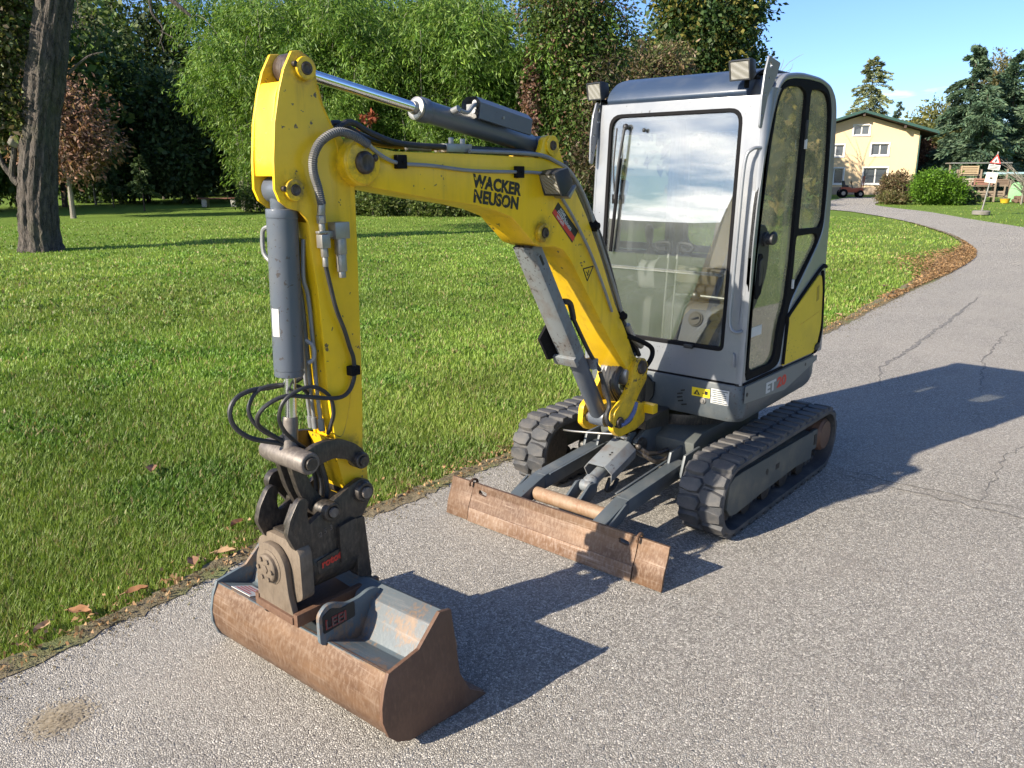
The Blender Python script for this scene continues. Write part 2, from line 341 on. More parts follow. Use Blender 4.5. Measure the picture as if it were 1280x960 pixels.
# ================================================================ ground
GRS, t_, b_ = new_mat('lawn_soil_and_turf')
n1 = noise(t_, .35, 5, .6); n2 = noise(t_, 9, 5, .7); n3 = noise(t_, 60, 3, .7)
c_ = mixc(t_, ramp(t_, n2, .3, .7), (.070, .130, .016), (.145, .225, .034)); c_ = mixc(t_, ramp(t_, n3, .35, .7), c_, (.18, .27, .05)); c_ = mixc(t_, mth(t_, 'MULTIPLY', ramp(t_, n1, .45, .7), .4), c_, (.17, .22, .045))
t_.links.new(c_, b_.inputs['Base Color']); b_.inputs['Roughness'].default_value = .9; b_.inputs['Specular IOR Level'].default_value = .1; bump(t_, b_, n3, .8, .05)
ASP, t_, b_ = new_mat('weathered_asphalt')
tcn = nn(t_, 'ShaderNodeTexCoord'); vo = nn(t_, 'ShaderNodeTexVoronoi'); vo.inputs['Scale'].default_value = 122; t_.links.new(tcn.outputs['Object'], vo.inputs['Vector'])
vo2 = nn(t_, 'ShaderNodeTexVoronoi', feature='DISTANCE_TO_EDGE'); vo2.inputs['Scale'].default_value = 122; t_.links.new(tcn.outputs['Object'], vo2.inputs['Vector'])
sx_ = nn(t_, 'ShaderNodeSeparateColor'); t_.links.new(vo.outputs['Color'], sx_.inputs[0])
ASPC0, ASPC1 = (.215, .200, .174), (.51, .478, .42)
c_ = mixc(t_, ramp(t_, sx_.outputs[0], .0, 1.0), ASPC0, ASPC1)
c_ = mixc(t_, ramp(t_, sx_.outputs[1], .90, .94), c_, (.60, .56, .49)); 
c_ = mixc(t_, ramp(t_, vo2.outputs[0], .09, .0), c_, (.085, .073, .062))
n1 = noise(t_, .5, 5, .6); n2 = noise(t_, 2.6, 5, .6, dist=.6)
c_ = mixc(t_, mth(t_, 'MULTIPLY', ramp(t_, n1, .42, .68), .38), c_, (.45, .405, .345)); c_ = mixc(t_, mth(t_, 'MULTIPLY', ramp(t_, n2, .56, .78), .42), c_, (.20, .175, .15))
t_.links.new(c_, b_.inputs['Base Color']); b_.inputs['Roughness'].default_value = .78; b_.inputs['Specular IOR Level'].default_value = .3
hgt = mth(t_, 'ADD', mth(t_, 'MULTIPLY', sx_.outputs[2], .8), mth(t_, 'MULTIPLY', ramp(t_, vo2.outputs[0], 0, .22), .9)); bump(t_, b_, hgt, .75, .008)
SOIL, t_, b_ = new_mat('leafy_soil')
n1 = noise(t_, 18, 6, .7); n2 = noise(t_, 3, 4, .6)
c_ = mixc(t_, ramp(t_, n1, .3, .7), (.11, .088, .045), (.25, .20, .12)); c_ = mixc(t_, ramp(t_, n2, .5, .75), c_, (.15, .19, .05)); t_.links.new(c_, b_.inputs['Base Color']); b_.inputs['Roughness'].default_value = .9; bump(t_, b_, n1, .8, .03)

m = MB(); m.add([(-700, -700, -.03), (700, -700, -.03), (700, 700, -.03), (-700, 700, -.03)], [(0, 1, 2, 3)]); g = m.build('lawn', GRS, smooth=False); tag(g, 'green mown lawn beside the asphalt lane', kind='structure')
EDGE = [(14, -.55), (8, -.72), (4.5, -.80), (3.36, -.90), (2.73, -.96), (2.16, -1.06), (1.52, -.98), (.97, -.98), (.41, -.97), (-1.5, -.93), (-3.5, -.92), (-5.28, -.94), (-8.49, -1.10), (-11.4, -1.20), (-13.6, -1.38), (-15.6, -1.60), (-17.7, -2.02), (-20.7, -2.98), (-23.6, -4.15), (-27.4, -5.95), (-31.2, -8.2), (-34.7, -10.7), (-36.4, -13.4), (-37.0, -17)]
REDGE = [(14, 4.1), (8, 3.9), (2, 3.7), (-4, 3.4), (-9, 2.9), (-14, 2.1), (-19, 1.0), (-23, -.4), (-26.6, -2.3), (-30.4, -4.5), (-36.0, -7.5), (-39.4, -9.9), (-44, -12.2), (-56, -14.5)]
FAR = [(-56, -17.5), (-44, -15.6), (-40.5, -17)]
def dense(p, k=6): return [(q.x, q.y) for q in smooth_path([(a, b, 0) for a, b in p], k)]
E2 = dense(EDGE, 8); R2 = dense(REDGE, 6)
rj = random.Random(3); E2j = [(x, y+rj.uniform(-.035, .035)) for x, y in E2]
m = MB(); poly = E2j+FAR[::-1]+R2[::-1]; m.add([(x, y, 0) for x, y in poly], [tuple(range(len(poly)))])
road = m.build('road', ASP, smooth=False); tag(road, 'weathered grey asphalt lane curving away past the lawn', kind='structure')
CRK, t_, b_ = new_mat('dark_crack_filling'); n1 = noise(t_, 40, 4); t_.links.new(mixc(t_, ramp(t_, n1, .35, .65), (.10, .092, .08), (.27, .25, .215)), b_.inputs['Base Color']); b_.inputs['Roughness'].default_value = .8
def crack(pts, w, name='crack', mat=CRK, seed=1, wob=.02):
    r_ = random.Random(seed); P = []
    for a, b in zip(pts, pts[1:]):
        k = max(2, int(math.hypot(b[0]-a[0], b[1]-a[1])/.07))
        for i in range(k): t = i/k; P.append((a[0]+(b[0]-a[0])*t+r_.uniform(-wob, wob), a[1]+(b[1]-a[1])*t+r_.uniform(-wob, wob)))
    P.append(pts[-1]); vs = []; fs = []
    for i, p in enumerate(P):
        a = P[max(i-1, 0)]; b = P[min(i+1, len(P)-1)]; d = V((b[0]-a[0], b[1]-a[1], 0)).normalized(); n_ = V((-d.y, d.x, 0)); ww = w*r_.uniform(.3, 1)*(min(1, 3*min(i, len(P)-1-i)/len(P)+.15))
        vs += [V((p[0], p[1], .003))+n_*ww, V((p[0], p[1], .003))-n_*ww]
    for i in range(len(P)-1): fs.append((2*i, 2*i+1, 2*i+3, 2*i+2))
    q = MB(); q.add(vs, fs); return q.build(name, mat, road, smooth=False)
crack([(-.62, .68), (-.60, 1.1), (-.58, 1.7), (-.66, 2.3), (-.6, 3.3)], .014, seed=1); crack([(-.70, .66), (-.69, 1.2), (-.72, 1.75)], .008, seed=5)
crack([(-2.9, .30), (-3.6, .10), (-5.0, .06), (-6.8, -.02), (-9, -.15)], .03, seed=2); crack([(-3.2, 1.0), (-4.6, .75), (-6.6, .65)], .012, seed=3)
crack([(-.6, 1.5), (-1.6, 1.45), (-2.6, 1.6)], .006, seed=4)
SAND, t_, b_ = new_mat('dry_sand_patch'); n1 = noise(t_, 60, 4); t_.links.new(mixc(t_, ramp(t_, n1, .3, .7), (.34, .27, .17), (.55, .46, .32)), b_.inputs['Base Color']); b_.inputs['Roughness'].default_value = .9
def blob(c, rx, ry, seed, n=40, z=.003):
    r_ = random.Random(seed); ph = [r_.uniform(0, 6.28) for _ in range(4)]
    return [(c[0]+rx*(1+.25*math.sin(3*g+ph[0])+.18*math.sin(7*g+ph[1])+.1*math.sin(13*g+ph[2]))*math.cos(g), c[1]+ry*(1+.25*math.sin(3*g+ph[0])+.18*math.sin(7*g+ph[1])+.1*math.sin(13*g+ph[2]))*math.sin(g), z) for g in [2*PI*i/n for i in range(n)]]
# sand: a crust of grains
r_ = np.random.default_rng(5); k = 2600; a = r_.normal(0, 1, (k, 2))*np.array([.045, .040])+np.array([3.33, -.46]); zz = .003+.010*np.exp(-((a[:, 0]-3.33)**2/.0022+(a[:, 1]+.46)**2/.0018))*r_.random(k)
sz = r_.uniform(.002, .006, k); vv = np.zeros((k, 3, 3)); 
for i in range(3):
    g = r_.uniform(0, .8, k)+i*2.1; vv[:, i, 0] = a[:, 0]+sz*np.cos(g); vv[:, i, 1] = a[:, 1]+sz*np.sin(g); vv[:, i, 2] = zz+sz*.3*(i == 0)
o = link(bpy.data.objects.new('sand', fast_mesh('sand', vv.reshape(-1, 3), np.arange(k*3).reshape(-1, 3), SAND))); tag(o, 'small patch of spilled dry sand on the asphalt', kind='stuff')
# soil strip along the lawn edge, wide at the bend
def edge_y(x):
    for (a, b), (c, d) in zip(E2, E2[1:]):
        if c <= x <= a: return b+(d-b)*(a-x)/(a-c+1e-9)
    return E2[0][1] if x > E2[0][0] else E2[-1][1]
m = MB(); vs = []; fs = []; r_ = random.Random(9); S_ = dense([p for p in EDGE if p[0] > -28], 14)
for i, (x, y) in enumerate(S_):
    wd = .025+.05*r_.random()+.30*math.exp(-((x+14.5)/3.0)**2)*(.8+.3*r_.random())+.25*max(0, -x-4)/10*math.exp(-((x+10)/6)**2)
    vs += [(x, y+.05*r_.random()+.03, .004), (x, y-wd, .004 if x < 20 else .0)]
    vs[-1] = (x+.1*r_.uniform(-1, 1)*(.3), y-wd, .006)
    if i: fs.append((2*i-2, 2*i-1, 2*i+1, 2*i))
m.add(vs, fs); o = m.build('soil_verge', SOIL, smooth=False); tag(o, 'strip of bare leafy soil along the lawn edge', kind='structure')

# crumbs of soil and chaff that blur the edge between lane and lawn
def crumbs(n, seed):
    r_ = np.random.default_rng(seed); x = r_.uniform(-12, 4.4, n); x = np.where(r_.random(n) < .55, r_.uniform(-.5, 4.2, n), x); y = np.interp(x, EX_, EY_)+np.abs(r_.normal(0, .045, n))*np.where(r_.random(n) < .12, 3, 1)-.05
    s = r_.uniform(.0015, .0055, n)*np.where(x < -2, 1.8, 1); P = np.zeros((n, 4, 3)); g = r_.uniform(0, 6.28, n)
    for i in range(3): P[:, i, 0] = x+s*np.cos(g+2.1*i); P[:, i, 1] = y+s*np.sin(g+2.1*i); P[:, i, 2] = .003
    P[:, 3, 0] = x; P[:, 3, 1] = y; P[:, 3, 2] = .004+s*1.1
    idx = np.arange(n)[:, None]*4; T = np.concatenate([idx+np.array([[0, 1, 3]]), idx+np.array([[1, 2, 3]]), idx+np.array([[2, 0, 3]])])
    o = link(bpy.data.objects.new('soil_crumbs', fast_mesh('soil_crumbs', P.reshape(-1, 3), T, SOIL))); tag(o, 'crumbs of soil and chaff along the lawn edge', kind='stuff')
# ---------------- grass blades: thick near the lane, coarser far away
GRASS = leafmat('grass_blades', .35, .5)
def vnoise(x, y, s, seed):
    r_ = np.random.default_rng(seed); T = r_.random((64, 64)); x = x/s; y = y/s; xi = np.floor(x).astype(int); yi = np.floor(y).astype(int); fx_ = x-xi; fy = y-yi; fx_ = fx_*fx_*(3-2*fx_); fy = fy*fy*(3-2*fy)
    g = lambda a, b: T[a % 64, b % 64]
    return (g(xi, yi)*(1-fx_)+g(xi+1, yi)*fx_)*(1-fy)+(g(xi, yi+1)*(1-fx_)+g(xi+1, yi+1)*fx_)*fy
EX_ = np.array([p[0] for p in E2][::-1]); EY_ = np.array([p[1] for p in E2][::-1])
RX_ = np.array([p[0] for p in R2][::-1]); RY_ = np.array([p[1] for p in R2][::-1])
crumbs(26000, 8)
def make_grass(name, n, d0, d1, side, seed, label, k_h=1.0):
    r_ = np.random.default_rng(seed)
    a0, a1 = (rad(176), rad(290)) if side == 'L' else (rad(160), rad(200))
    u = r_.random(n); pw = -.55
    d = (d0**(pw)+(d1**pw-d0**pw)*u)**(1/pw); a = r_.uniform(a0, a1, n)
    x = CAM.x+d*np.cos(a); y = CAM.y+d*np.sin(a)
    if side == 'L':
        ey = np.interp(x, EX_, EY_); dist = ey-y; keep = (dist > -.035) & (x > -36.5)
        thin = np.clip(dist/.12, .55, 1)*(1-.75*np.exp(-((x+14.5)/3.4)**2)*np.clip(1.6-dist, 0, 1)); keep &= r_.random(n) < thin
    else:
        ry = np.interp(x, RX_, RY_); dist = y-ry; keep = (dist > .1) & (x < -18)
    x, y, d, dist = x[keep], y[keep], d[keep], dist[keep]; n = len(x)
    c1 = vnoise(x, y, 1.7, 1); c2 = vnoise(x, y, .45, 2); c3 = vnoise(x, y, .16, 3); c4 = vnoise(x, y, 5, 4)
    h = (.006+.009*r_.random(n)+.020*c2*c3+.005*c1)*k_h*np.clip(.6+dist*1.3, .6, 1)*np.where(d > 8, 1.0, 1)
    w = (.0011+.0011*r_.random(n))*np.clip(d/3.0, 1, 5.5); broad = (c2 > .62) & (r_.random(n) < .5); w = np.where(broad, w*2.2, w); h = np.where(broad, h*.8, h)
    az = r_.uniform(0, 2*PI, n); ln = r_.uniform(.4, 2.4, n)*h; az2 = az+r_.normal(0, .5, n)+PI/2
    dx_, dy_ = np.cos(az), np.sin(az); lx, ly = np.cos(az2), np.sin(az2); z0 = -.03+np.zeros(n)
    P = np.zeros((n, 5, 3), np.float32)
    for i, (t, ww, l) in enumerate(((0, -1, 0), (0, 1, 0), (.55, .85, .35), (.55, -.85, .35))):
        P[:, i, 0] = x+dx_*w*ww*.5*2+lx*ln*l; P[:, i, 1] = y+dy_*w*ww*.5*2+ly*ln*l; P[:, i, 2] = z0+(h+.03)*t
    P[:, 4, 0] = x+lx*ln; P[:, 4, 1] = y+ly*ln; P[:, 4, 2] = z0+.03+h
    base = np.array([[.155, .265, .034]]); warm = np.array([[.275, .345, .07]]); dry = np.array([[.36, .30, .13]]); cool = np.array([[.085, .205, .026]])
    f1 = np.clip(c1*.55+c4*.5+r_.normal(0, .16, n), 0, 1)[:, None]; col = base*(1-f1)+warm*f1
    f2 = (np.clip((c2-.5)*2.4, 0, 1)*.55)[:, None]; col = col*(1-f2)+cool*f2
    dr = (r_.random(n) < (.07+.10*np.clip(c4-.45, 0, 1)+.40*np.exp(-dist/.12)+.12*(c3 > .75)))[:, None]; col = np.where(dr, dry*(.6+.5*r_.random((n, 1))), col)
    col = col*(.75+.5*r_.random((n, 1)))*(.74+.5*vnoise(x, y, .8, 7))[:, None]*(.84+.32*vnoise(x, y, 3.1, 8))[:, None]; C5 = np.repeat(col[:, None, :], 5, 1)
    idx = np.arange(n)[:, None]*5; tri = np.concatenate([idx+np.array([[0, 1, 2]]), idx+np.array([[0, 2, 3]]), idx+np.array([[3, 2, 4]])], 0)
    o = link(bpy.data.objects.new(name, fast_mesh(name, P.reshape(-1, 3), tri, GRASS, C5.reshape(-1, 3)))); return tag(o, label, kind='stuff')
make_grass('grass', 690000, 2.6, 36, 'L', 21, 'short green grass of the lawn beside the lane')
make_grass('verge_grass', 14000, 22, 60, 'R', 22, 'short yellowish grass beyond the far side of the lane', 1.6)

# ---------------- dry leaves
LEAF = leafmat('dry_leaf', .15, .6)
def litter(n, seed):
    r_ = np.random.default_rng(seed); x = np.concatenate([r_.uniform(-9, 4.4, n), r_.normal(-13.9, 2.3, 3*n)]); k = len(x)
    ey = np.interp(x, EX_, EY_); sp = np.concatenate([np.abs(r_.normal(0, .13, n))-.05, (np.abs(r_.normal(0, .55, 3*n))-.12)*np.exp(-((x[n:]+14.3)/3.2)**2)])
    y = ey-sp; s = r_.uniform(.005, .014, k)*np.where(x < -8, 2.4, 1); P = np.zeros((k, 4, 3)); g = r_.uniform(0, 2*PI, k)
    for i, (a, b) in enumerate(((-1, 0), (0, -.45), (1, 0), (0, .45))):
        P[:, i, 0] = x+s*(a*np.cos(g)-b*np.sin(g)); P[:, i, 1] = y+s*(a*np.sin(g)+b*np.cos(g)); P[:, i, 2] = .008+r_.random(k)*.022+(s*r_.uniform(-.3, .6, k) if i in (1, 3) else 0)
    col = np.array([[.22, .12, .05]])*(.5+r_.random((k, 1)))+np.array([[.14, .11, .06]])*r_.random((k, 1)); return P.reshape(-1, 3), np.arange(k*4).reshape(-1, 4), np.repeat(col, 4, 0)
P, Fc, Cc = litter(2600, 31); o = link(bpy.data.objects.new('leaf_litter', fast_mesh('leaf_litter', P, Fc, LEAF, Cc))); tag(o, 'brown leaf litter along the lawn edge', kind='stuff')
DRY = [paint('dry_leaf_%d' % i, c, .6, dirt=(.1, .06, .03), dirt_amt=.5, dscale=60) for i, c in enumerate(((.30, .14, .055), (.38, .24, .12), (.20, .10, .05)))]
def big_leaf(x, y, L, rz, seed, label):
    r_ = random.Random(seed); m = MB(); vs = []; n = 7; ph = r_.uniform(-.3, .3)
    for i in range(n):
        t = i/(n-1); wd = L*.30*math.sin(PI*min(1, t*1.02+.02))**.8*(1-.25*t)+.001
        for s in (-1, 0, 1): vs.append(((t-.5)*L, s*wd*(1+.2*r_.uniform(-1, 1)), .006+.012*abs(s)+L*.05*math.sin(t*3+ph)**2+r_.uniform(0, .006)))
    fs = []
    for i in range(n-1):
        for s in range(2): a = i*3+s; fs.append((a, a+1, a+4, a+3))
    m.add(vs, fs); m.tube([(-L*.5, 0, .02), (-L*.62, .005, .014), (-L*.72, .01, .01)], .0015, 4)
    m.xf(Matrix.Rotation(rz, 4, 'Z')); o = m.build('fallen_leaf', DRY[seed % 3]); o.location = (x, y, 0.012); tag(o, label, 'leaf', 'large dry leaves fallen by the lane')
for i, (x, y, L, rz, lb) in enumerate(((3.02, -1.07, .10, 2.2, 'large orange brown dry leaf in the grass at the lower left corner'), (3.17, -1.06, .09, .6, 'pale dry leaf at the very left end of the lawn edge'), (2.50, -1.12, .10, 1.2, 'pale curled leaf on the lawn edge left of the bucket'),
     (2.79, -1.06, .09, 2.9, 'dark crumpled leaf on the soil strip left of the bucket'), (2.35, -1.10, .10, 2.5, 'long dry leaf lying where the lane meets the lawn behind the bucket'), (2.05, -2.45, .12, 1.0, 'single brown leaf lying in the open lawn left of the arm'),
     (2.14, -1.35, .09, .3, 'small leaf in the grass beside the tilt coupler'), (-6.1, -1.15, .16, .8, 'pale leaf on the lawn edge far behind the cab'), (-9.2, -1.5, .2, .1, 'yellowish leaf on the brown litter at the bend'))):
    big_leaf(x, y, L, rz, i, lb)
# ================================================================ the excavator
EX = thing('mini_excavator', 'yellow and silver mini excavator parked on the asphalt lane with bucket down', 'excavator')
def part(mb, name, mat, parent=EX, bevel=0.003, **k): return mb.build(name, mat, parent, bevel, **k)
def pin(mb, c, r, y0, y1, hole=.45, n=20):
    """pin or boss along y, with a dished end"""
    mb.lathe((c[0], y0, c[1]), (c[0], y1, c[1]), [(0, r*.9), (.02, r), (.97, r), (1, r*.9), (1, r*.62), (.985, r*.55)], n)

# ---- tracks
LT, HT, TW, YO = 1.587, .408, .235, .655
rr = HT/2-.022; hx = LT/2-HT/2; cz0 = HT/2
PER = 4*hx+2*PI*rr
def belt(s):
    """point, tangent and outward normal in the x-z plane at arc length s"""
    s %= PER
    if s < 2*hx: return (-hx+s, cz0+rr, 1, 0, 0, 1)
    s -= 2*hx
    if s < PI*rr:
        a = s/rr; return (hx+rr*math.sin(a), cz0+rr*math.cos(a), math.cos(a), -math.sin(a), math.sin(a), math.cos(a))
    s -= PI*rr
    if s < 2*hx: return (hx-s, cz0-rr, -1, 0, 0, -1)
    s -= 2*hx; a = s/rr
    return (-hx-rr*math.sin(a), cz0-rr*math.cos(a), -math.cos(a), math.sin(a), -math.sin(a), -math.cos(a))
NL = 40
def lug_mesh(flip):
    """one tread lug centred on its pitch, in belt coordinates (t along, w across, h out)"""
    w0, w1 = .012, TW/2-.002; m = MB()
    o = .008
    base = [(-.041, w0+.0), (-.014, w0-.018), (.036, w0-.0), (.0405, .06), (.032, w1), (-.030, w1), (-.041, .06)]
    top = [(-.034, w0+.003), (-.012, w0-.012), (.029, w0+.003), (.034, .06), (.024, w1-.003), (-.022, w1-.003), (-.034, .06)]
    n = len(base); vs = [(a, flip*b, -.004) for a, b in base]+[(a, flip*b, .019) for a, b in top]
    m.add(vs, [tuple(range(n, 2*n)), tuple(range(n-1, -1, -1))]+[(i, (i+1) % n, (i+1) % n+n, i+n) for i in range(n)])
    return m.mesh('tread_lug', RUB, .0018, 1, ang=30)
LUG = {1: lug_mesh(1), -1: lug_mesh(-1)}
def make_track(yc, sgn):
    m = MB(); K = 120; ring = []
    for i in range(K):
        x, z, tx, tz, nx, nz = belt(PER*i/K)
        ring.append([(x+nx*o, yc+w, z+nz*o) for w, o in ((-TW/2, -.024), (-TW/2, -.004), (-TW/2+.006, .002), (TW/2-.006, .002), (TW/2, -.004), (TW/2, -.024))])
    vs = [p for r_ in ring for p in r_]; fs = []
    for i in range(K):
        j = (i+1) % K
        for k in range(6): fs.append((i*6+k, i*6+(k+1) % 6, j*6+(k+1) % 6, j*6+k))
    m.add(vs, fs)
    for i in range(60):                     # inner guide teeth
        x, z, tx, tz, nx, nz = belt(PER*i/60)
        for w in (-.028, .028):
            m.box((x-nx*.034, yc+w, z-nz*.034), (.022, .018, .03), Matrix(((tx, 0, nx), (0, 1, 0), (tz, 0, nz))))
    t = m.build('rubber_track', RUB, EX, 0)
    for i in range(NL):
        for f in (1, -1):
            x, z, tx, tz, nx, nz = belt(PER*(i+(.25 if f > 0 else -.25)*1.0)/NL)
            o = link(bpy.data.objects.new('tread_lug', LUG[f]), t)
            o.matrix_local = Matrix(((tx, 0, nx, x), (0, 1, 0, yc), (tz, 0, nz, z), (0, 0, 0, 1)))
    fr = MB(); ys = yc+sgn*.085
    prof = [(.65, .285), (.665, .16), (.625, .118), (.56, .105), (.24, .122), (-.18, .135), (-.44, .122), (-.44, .29), (.50, .315), (.60, .312)]
    fr.prism(prof, ys-.010, ys+.010); fr.prism([(p[0]*.97, p[1]) for p in prof], yc-.07, ys-.012)
    f = fr.build('track_frame', TFR, EX, .006)
    h = MB(); h.cyl((.205, ys+sgn*.0085, .228), (.205, ys+sgn*.0112, .228), .016); h.box((.07, ys+sgn*.010, .222), (.045, .003, .03)); h.build('access_hole', BLKP, f)
    b = MB(); b.prism(rnd([(-.43, .17), (-.52, .165), (-.52, .285), (-.43, .29)], .01), ys-.012, ys+.006); b.build('motor_bracket', TFR, f, .003)
    b = MB(); b.box((-.485, ys+sgn*.008, .228), (.032, .004, .06)); b.build('bracket_slot', BLKP, f)
    r_ = MB(); r_.lathe((hx+.02, yc-.06, cz0), (hx+.02, yc+.06, cz0), [(0, .13), (.3, .135), (.3, .155), (.7, .155), (.7, .135), (1, .13)], 28); r_.build('idler_wheel', DARKST, f)
    mo = MB(); mo.lathe((-hx-.03, yc-.06, cz0+.02), (-hx-.03, yc+sgn*.105, cz0+.02), [(0, .135), (.45, .14), (.46, .10), (.9, .098), (.97, .085), (1, .085)], 26); mo.build('travel_motor', RUSTD, f, .003)
    for k in range(4):
        x = -.34+k*.24; q = MB(); q.lathe((x, yc-.066, .095), (x, yc+.066, .095), [(0, .055), (.3, .055), (.32, .03), (.68, .03), (.7, .055), (1, .055)], 18); q.build('track_roller', DARKST, f)
    return t
make_track(YO-TW/2, 1); make_track(-YO+TW/2, -1)

# ---- undercarriage
m = MB(); m.prism([(-.42, .22), (.34, .22), (.40, .27), (.40, .36), (.30, .40), (-.42, .40)], -.30, .30)
m.box((.16, 0, .26), (.16, .86, .12)); m.box((-.28, 0, .26), (.16, .86, .12))
part(m, 'chassis', TFR, bevel=.008)
m = MB(); m.cyl((0, 0, .40), (0, 0, .46), .30, n=40); part(m, 'slew_ring', DARKST)
m = MB()
for y in (-.27, .27):
    m.prism([(.36, .34), (.36, .17), (.50, .16), (.56, .22), (.52, .33)], y-.05, y-.034); m.prism([(.36, .34), (.36, .17), (.50, .16), (.56, .22), (.52, .33)], y+.034, y+.05)
part(m, 'blade_hinge', SLATE, bevel=.004)
m = MB(); m.cyl((.50, .19, .24), (.50, .36, .24), .016); m.cyl((.50, -.36, .24), (.50, -.19, .24), .016); part(m, 'hinge_pin', ZINC)
m = MB()
for y in (-.055, .055): m.prism(rnd([(.34, .25), (.34, .44), (.46, .44), (.60, .38), (.60, .31), (.50, .25)], .02), y-.012, y+.012)
part(m, 'blade_cylinder_bracket', SLATE)
m = MB(); m.lathe((.555, -.085, .345), (.555, .085, .345), [(0, .04), (.08, .042), (.92, .042), (1, .04)], 22); part(m, 'cylinder_pivot', DARKST)
# ---- dozer blade
bp_ = [(1.262, .198), (1.270, .16), (1.290, .11), (1.304, .075), (1.318, .006)]
def blade_piece(y0, y1, th=.014):
    m = MB(); n = len(bp_); m.prism(bp_+[(x-th, z) for x, z in bp_[::-1]], y0, y1); return m
bl = MB(); holes = [rnd([(y-.028, .172), (y+.028, .166), (y+.028, .144), (y-.028, .150)], .011) for y in (-.43, .43)]
hh = [0.198, .185]
prof_s = [0]; 
for a, b in zip(bp_, bp_[1:]): prof_s.append(prof_s[-1]+math.hypot(b[0]-a[0], b[1]-a[1]))
def bx_of(z):
    for a, b in zip(bp_, bp_[1:]):
        if b[1] <= z <= a[1]: return a[0]+(b[0]-a[0])*(a[1]-z)/(a[1]-b[1])
    return bp_[0][0] if z > bp_[0][1] else bp_[-1][0]
# centre sheet in bands so that the curve shows, holes in the top band
top = plate([[(-.50, .130), (.50, .130), (.50, .198), (-.50, .198)]]+holes, .014, lambda u, v, w: (bx_of(v)+w-.007, u, v)); bl.v += []
bl.add(top.v, top.f); bl.prism([(bx_of(.1299), .1299), (1.290, .11), (1.304, .075), (1.304-.014, .075), (1.276, .11), (bx_of(.1299)-.014, .1299)], -.50, .50)
blade = part(bl, 'dozer_blade', RUST, bevel=0)
w = MB(); w.prism([(1.3075, .0745), (1.3215, .004), (1.3055, .004), (1.2895, .0745)], -.498, .498); part(w, 'cutting_edge', RUSTW, blade, bevel=.002)
for s in (-1, 1):
    e = blade_piece(s*.5035, s*.655) if s > 0 else blade_piece(-.655, -.5035); part(e, 'blade_extension', RUST, blade, bevel=.002)
    k = MB(); k.tube([(1.235, s*.50, .18), (1.238, s*.502, .207), (1.262, s*.505, .214), (1.285, s*.507, .205), (1.283, s*.507, .185)], .007, 8, 3); part(k, 'locking_pin', RUST, blade, 0)
m = MB(); m.prism([(1.25, .19), (1.27, .10), (1.295, .02), (1.24, .02), (1.20, .10)], -.5, -.485); m.prism([(1.25, .19), (1.27, .10), (1.295, .02), (1.24, .02), (1.20, .10)], .485, .5); m.box((1.245, 0, .105), (.03, .96, .05)); part(m, 'blade_rib', RUSTD, blade)
for s in (-1, 1):
    a = MB(); y = s*.255
    # box-section push arm, top flange slightly proud, bent down at the front
    for (x0, z0, x1, z1) in ((.46, .245, 1.02, .205), (1.02, .205, 1.255, .135)):
        a.prism([(x0, z0+.035), (x1, z1+.035), (x1, z1-.045), (x0, z0-.045)], y-.038, y+.038)
    ar = part(a, 'blade_arm', SLATE, blade, bevel=.008)
    f_ = MB(); f_.prism([(.46, .283), (1.0, .2445), (1.0, .238), (.46, .277)], y-s*.050-.006, y-s*.050+.006); part(f_, 'arm_flange', SLATE, ar, bevel=.002)
    g = MB(); g.prism([(1.06, .235), (1.21, .165), (1.21, .11), (1.10, .165)], y+s*.041, y+s*.052); part(g, 'arm_gusset', SLATE, ar, bevel=.002)
m = MB(); m.cyl((1.10, -.215, .165), (1.10, .215, .165), .036, n=24); part(m, 'cross_tube', ORANGE_ST, blade, bevel=.004)
m = MB()
for y in (-.04, .04): m.prism(rnd([(1.10, .17), (.99, .245), (.93, .235), (.925, .19), (.99, .15), (1.08, .13)], .015), y-.007, y+.007)
part(m, 'clevis', SLATE, blade, bevel=.002)
# blade lift cylinder + guard
c0 = V((.955, 0, .215)); c1 = V((.565, 0, .345)); dv = (c1-c0)
m = MB(); m.lathe(c0, c1, [(.0, .028), (.06, .040), (.12, .040), (.14, .033), (.9, .033), (1, .03)], 22); m.cyl((.955, -.03, .215), (.955, .03, .215), .03)
bc = part(m, 'blade_cylinder', HYDL, bevel=.002)
m = MB(); ux = dv.normalized(); uz = V((0, 1, 0)).cross(ux)*-1
uz = V((-ux.z, 0, ux.x)); uz = uz if uz.z > 0 else -uz
sec = [(-.075, -.035), (-.088, .02), (-.052, .062), (.052, .062), (.088, .02), (.075, -.035), (.068, -.035), (.081, .018), (.049, .055), (-.049, .055), (-.081, .018), (-.068, -.035)]
g0 = c0+dv*.26; g1 = c0+dv*.84
vs = [g0+V((0, a, 0))+uz*b for a, b in sec]+[g1+V((0, a, 0))+uz*b for a, b in sec]; n = len(sec)
m.add(vs, [(i, (i+1) % n, (i+1) % n+n, i+n) for i in range(n)]+[(i, n-1-i, n-2-i, i+1) for i in range(n//2-1)]+[(n+i, n+i+1, 2*n-2-i, 2*n-1-i) for i in range(n//2-1)])
gd = part(m, 'cylinder_guard', HYDL, bc, bevel=.002)
m = MB()
for a in (.42, .5): m.cyl(g0+(g1-g0)*a+V((0, .02, 0))+uz*.060, g0+(g1-g0)*a+V((0, .02, 0))+uz*.0635, .006, n=10)
m.build('bolt_hole', BLKP, gd)
m = MB()
for y in (-.028, .028): m.prism(rnd([(.68, .36), (.60, .42), (.55, .41), (.54, .36), (.62, .33)], .01), y-.006, y+.006)
part(m, 'guard_lug', SLATE, bc)
m = MB(); m.cyl((.63, -.035, .395), (.63, .035, .395), .014); m.tube([(.60, -.05, .39), (.66, -.30, .37), (.58, -.45, .33)], .006, 8, 4); part(m, 'grease_pipe', ZINC, bc)
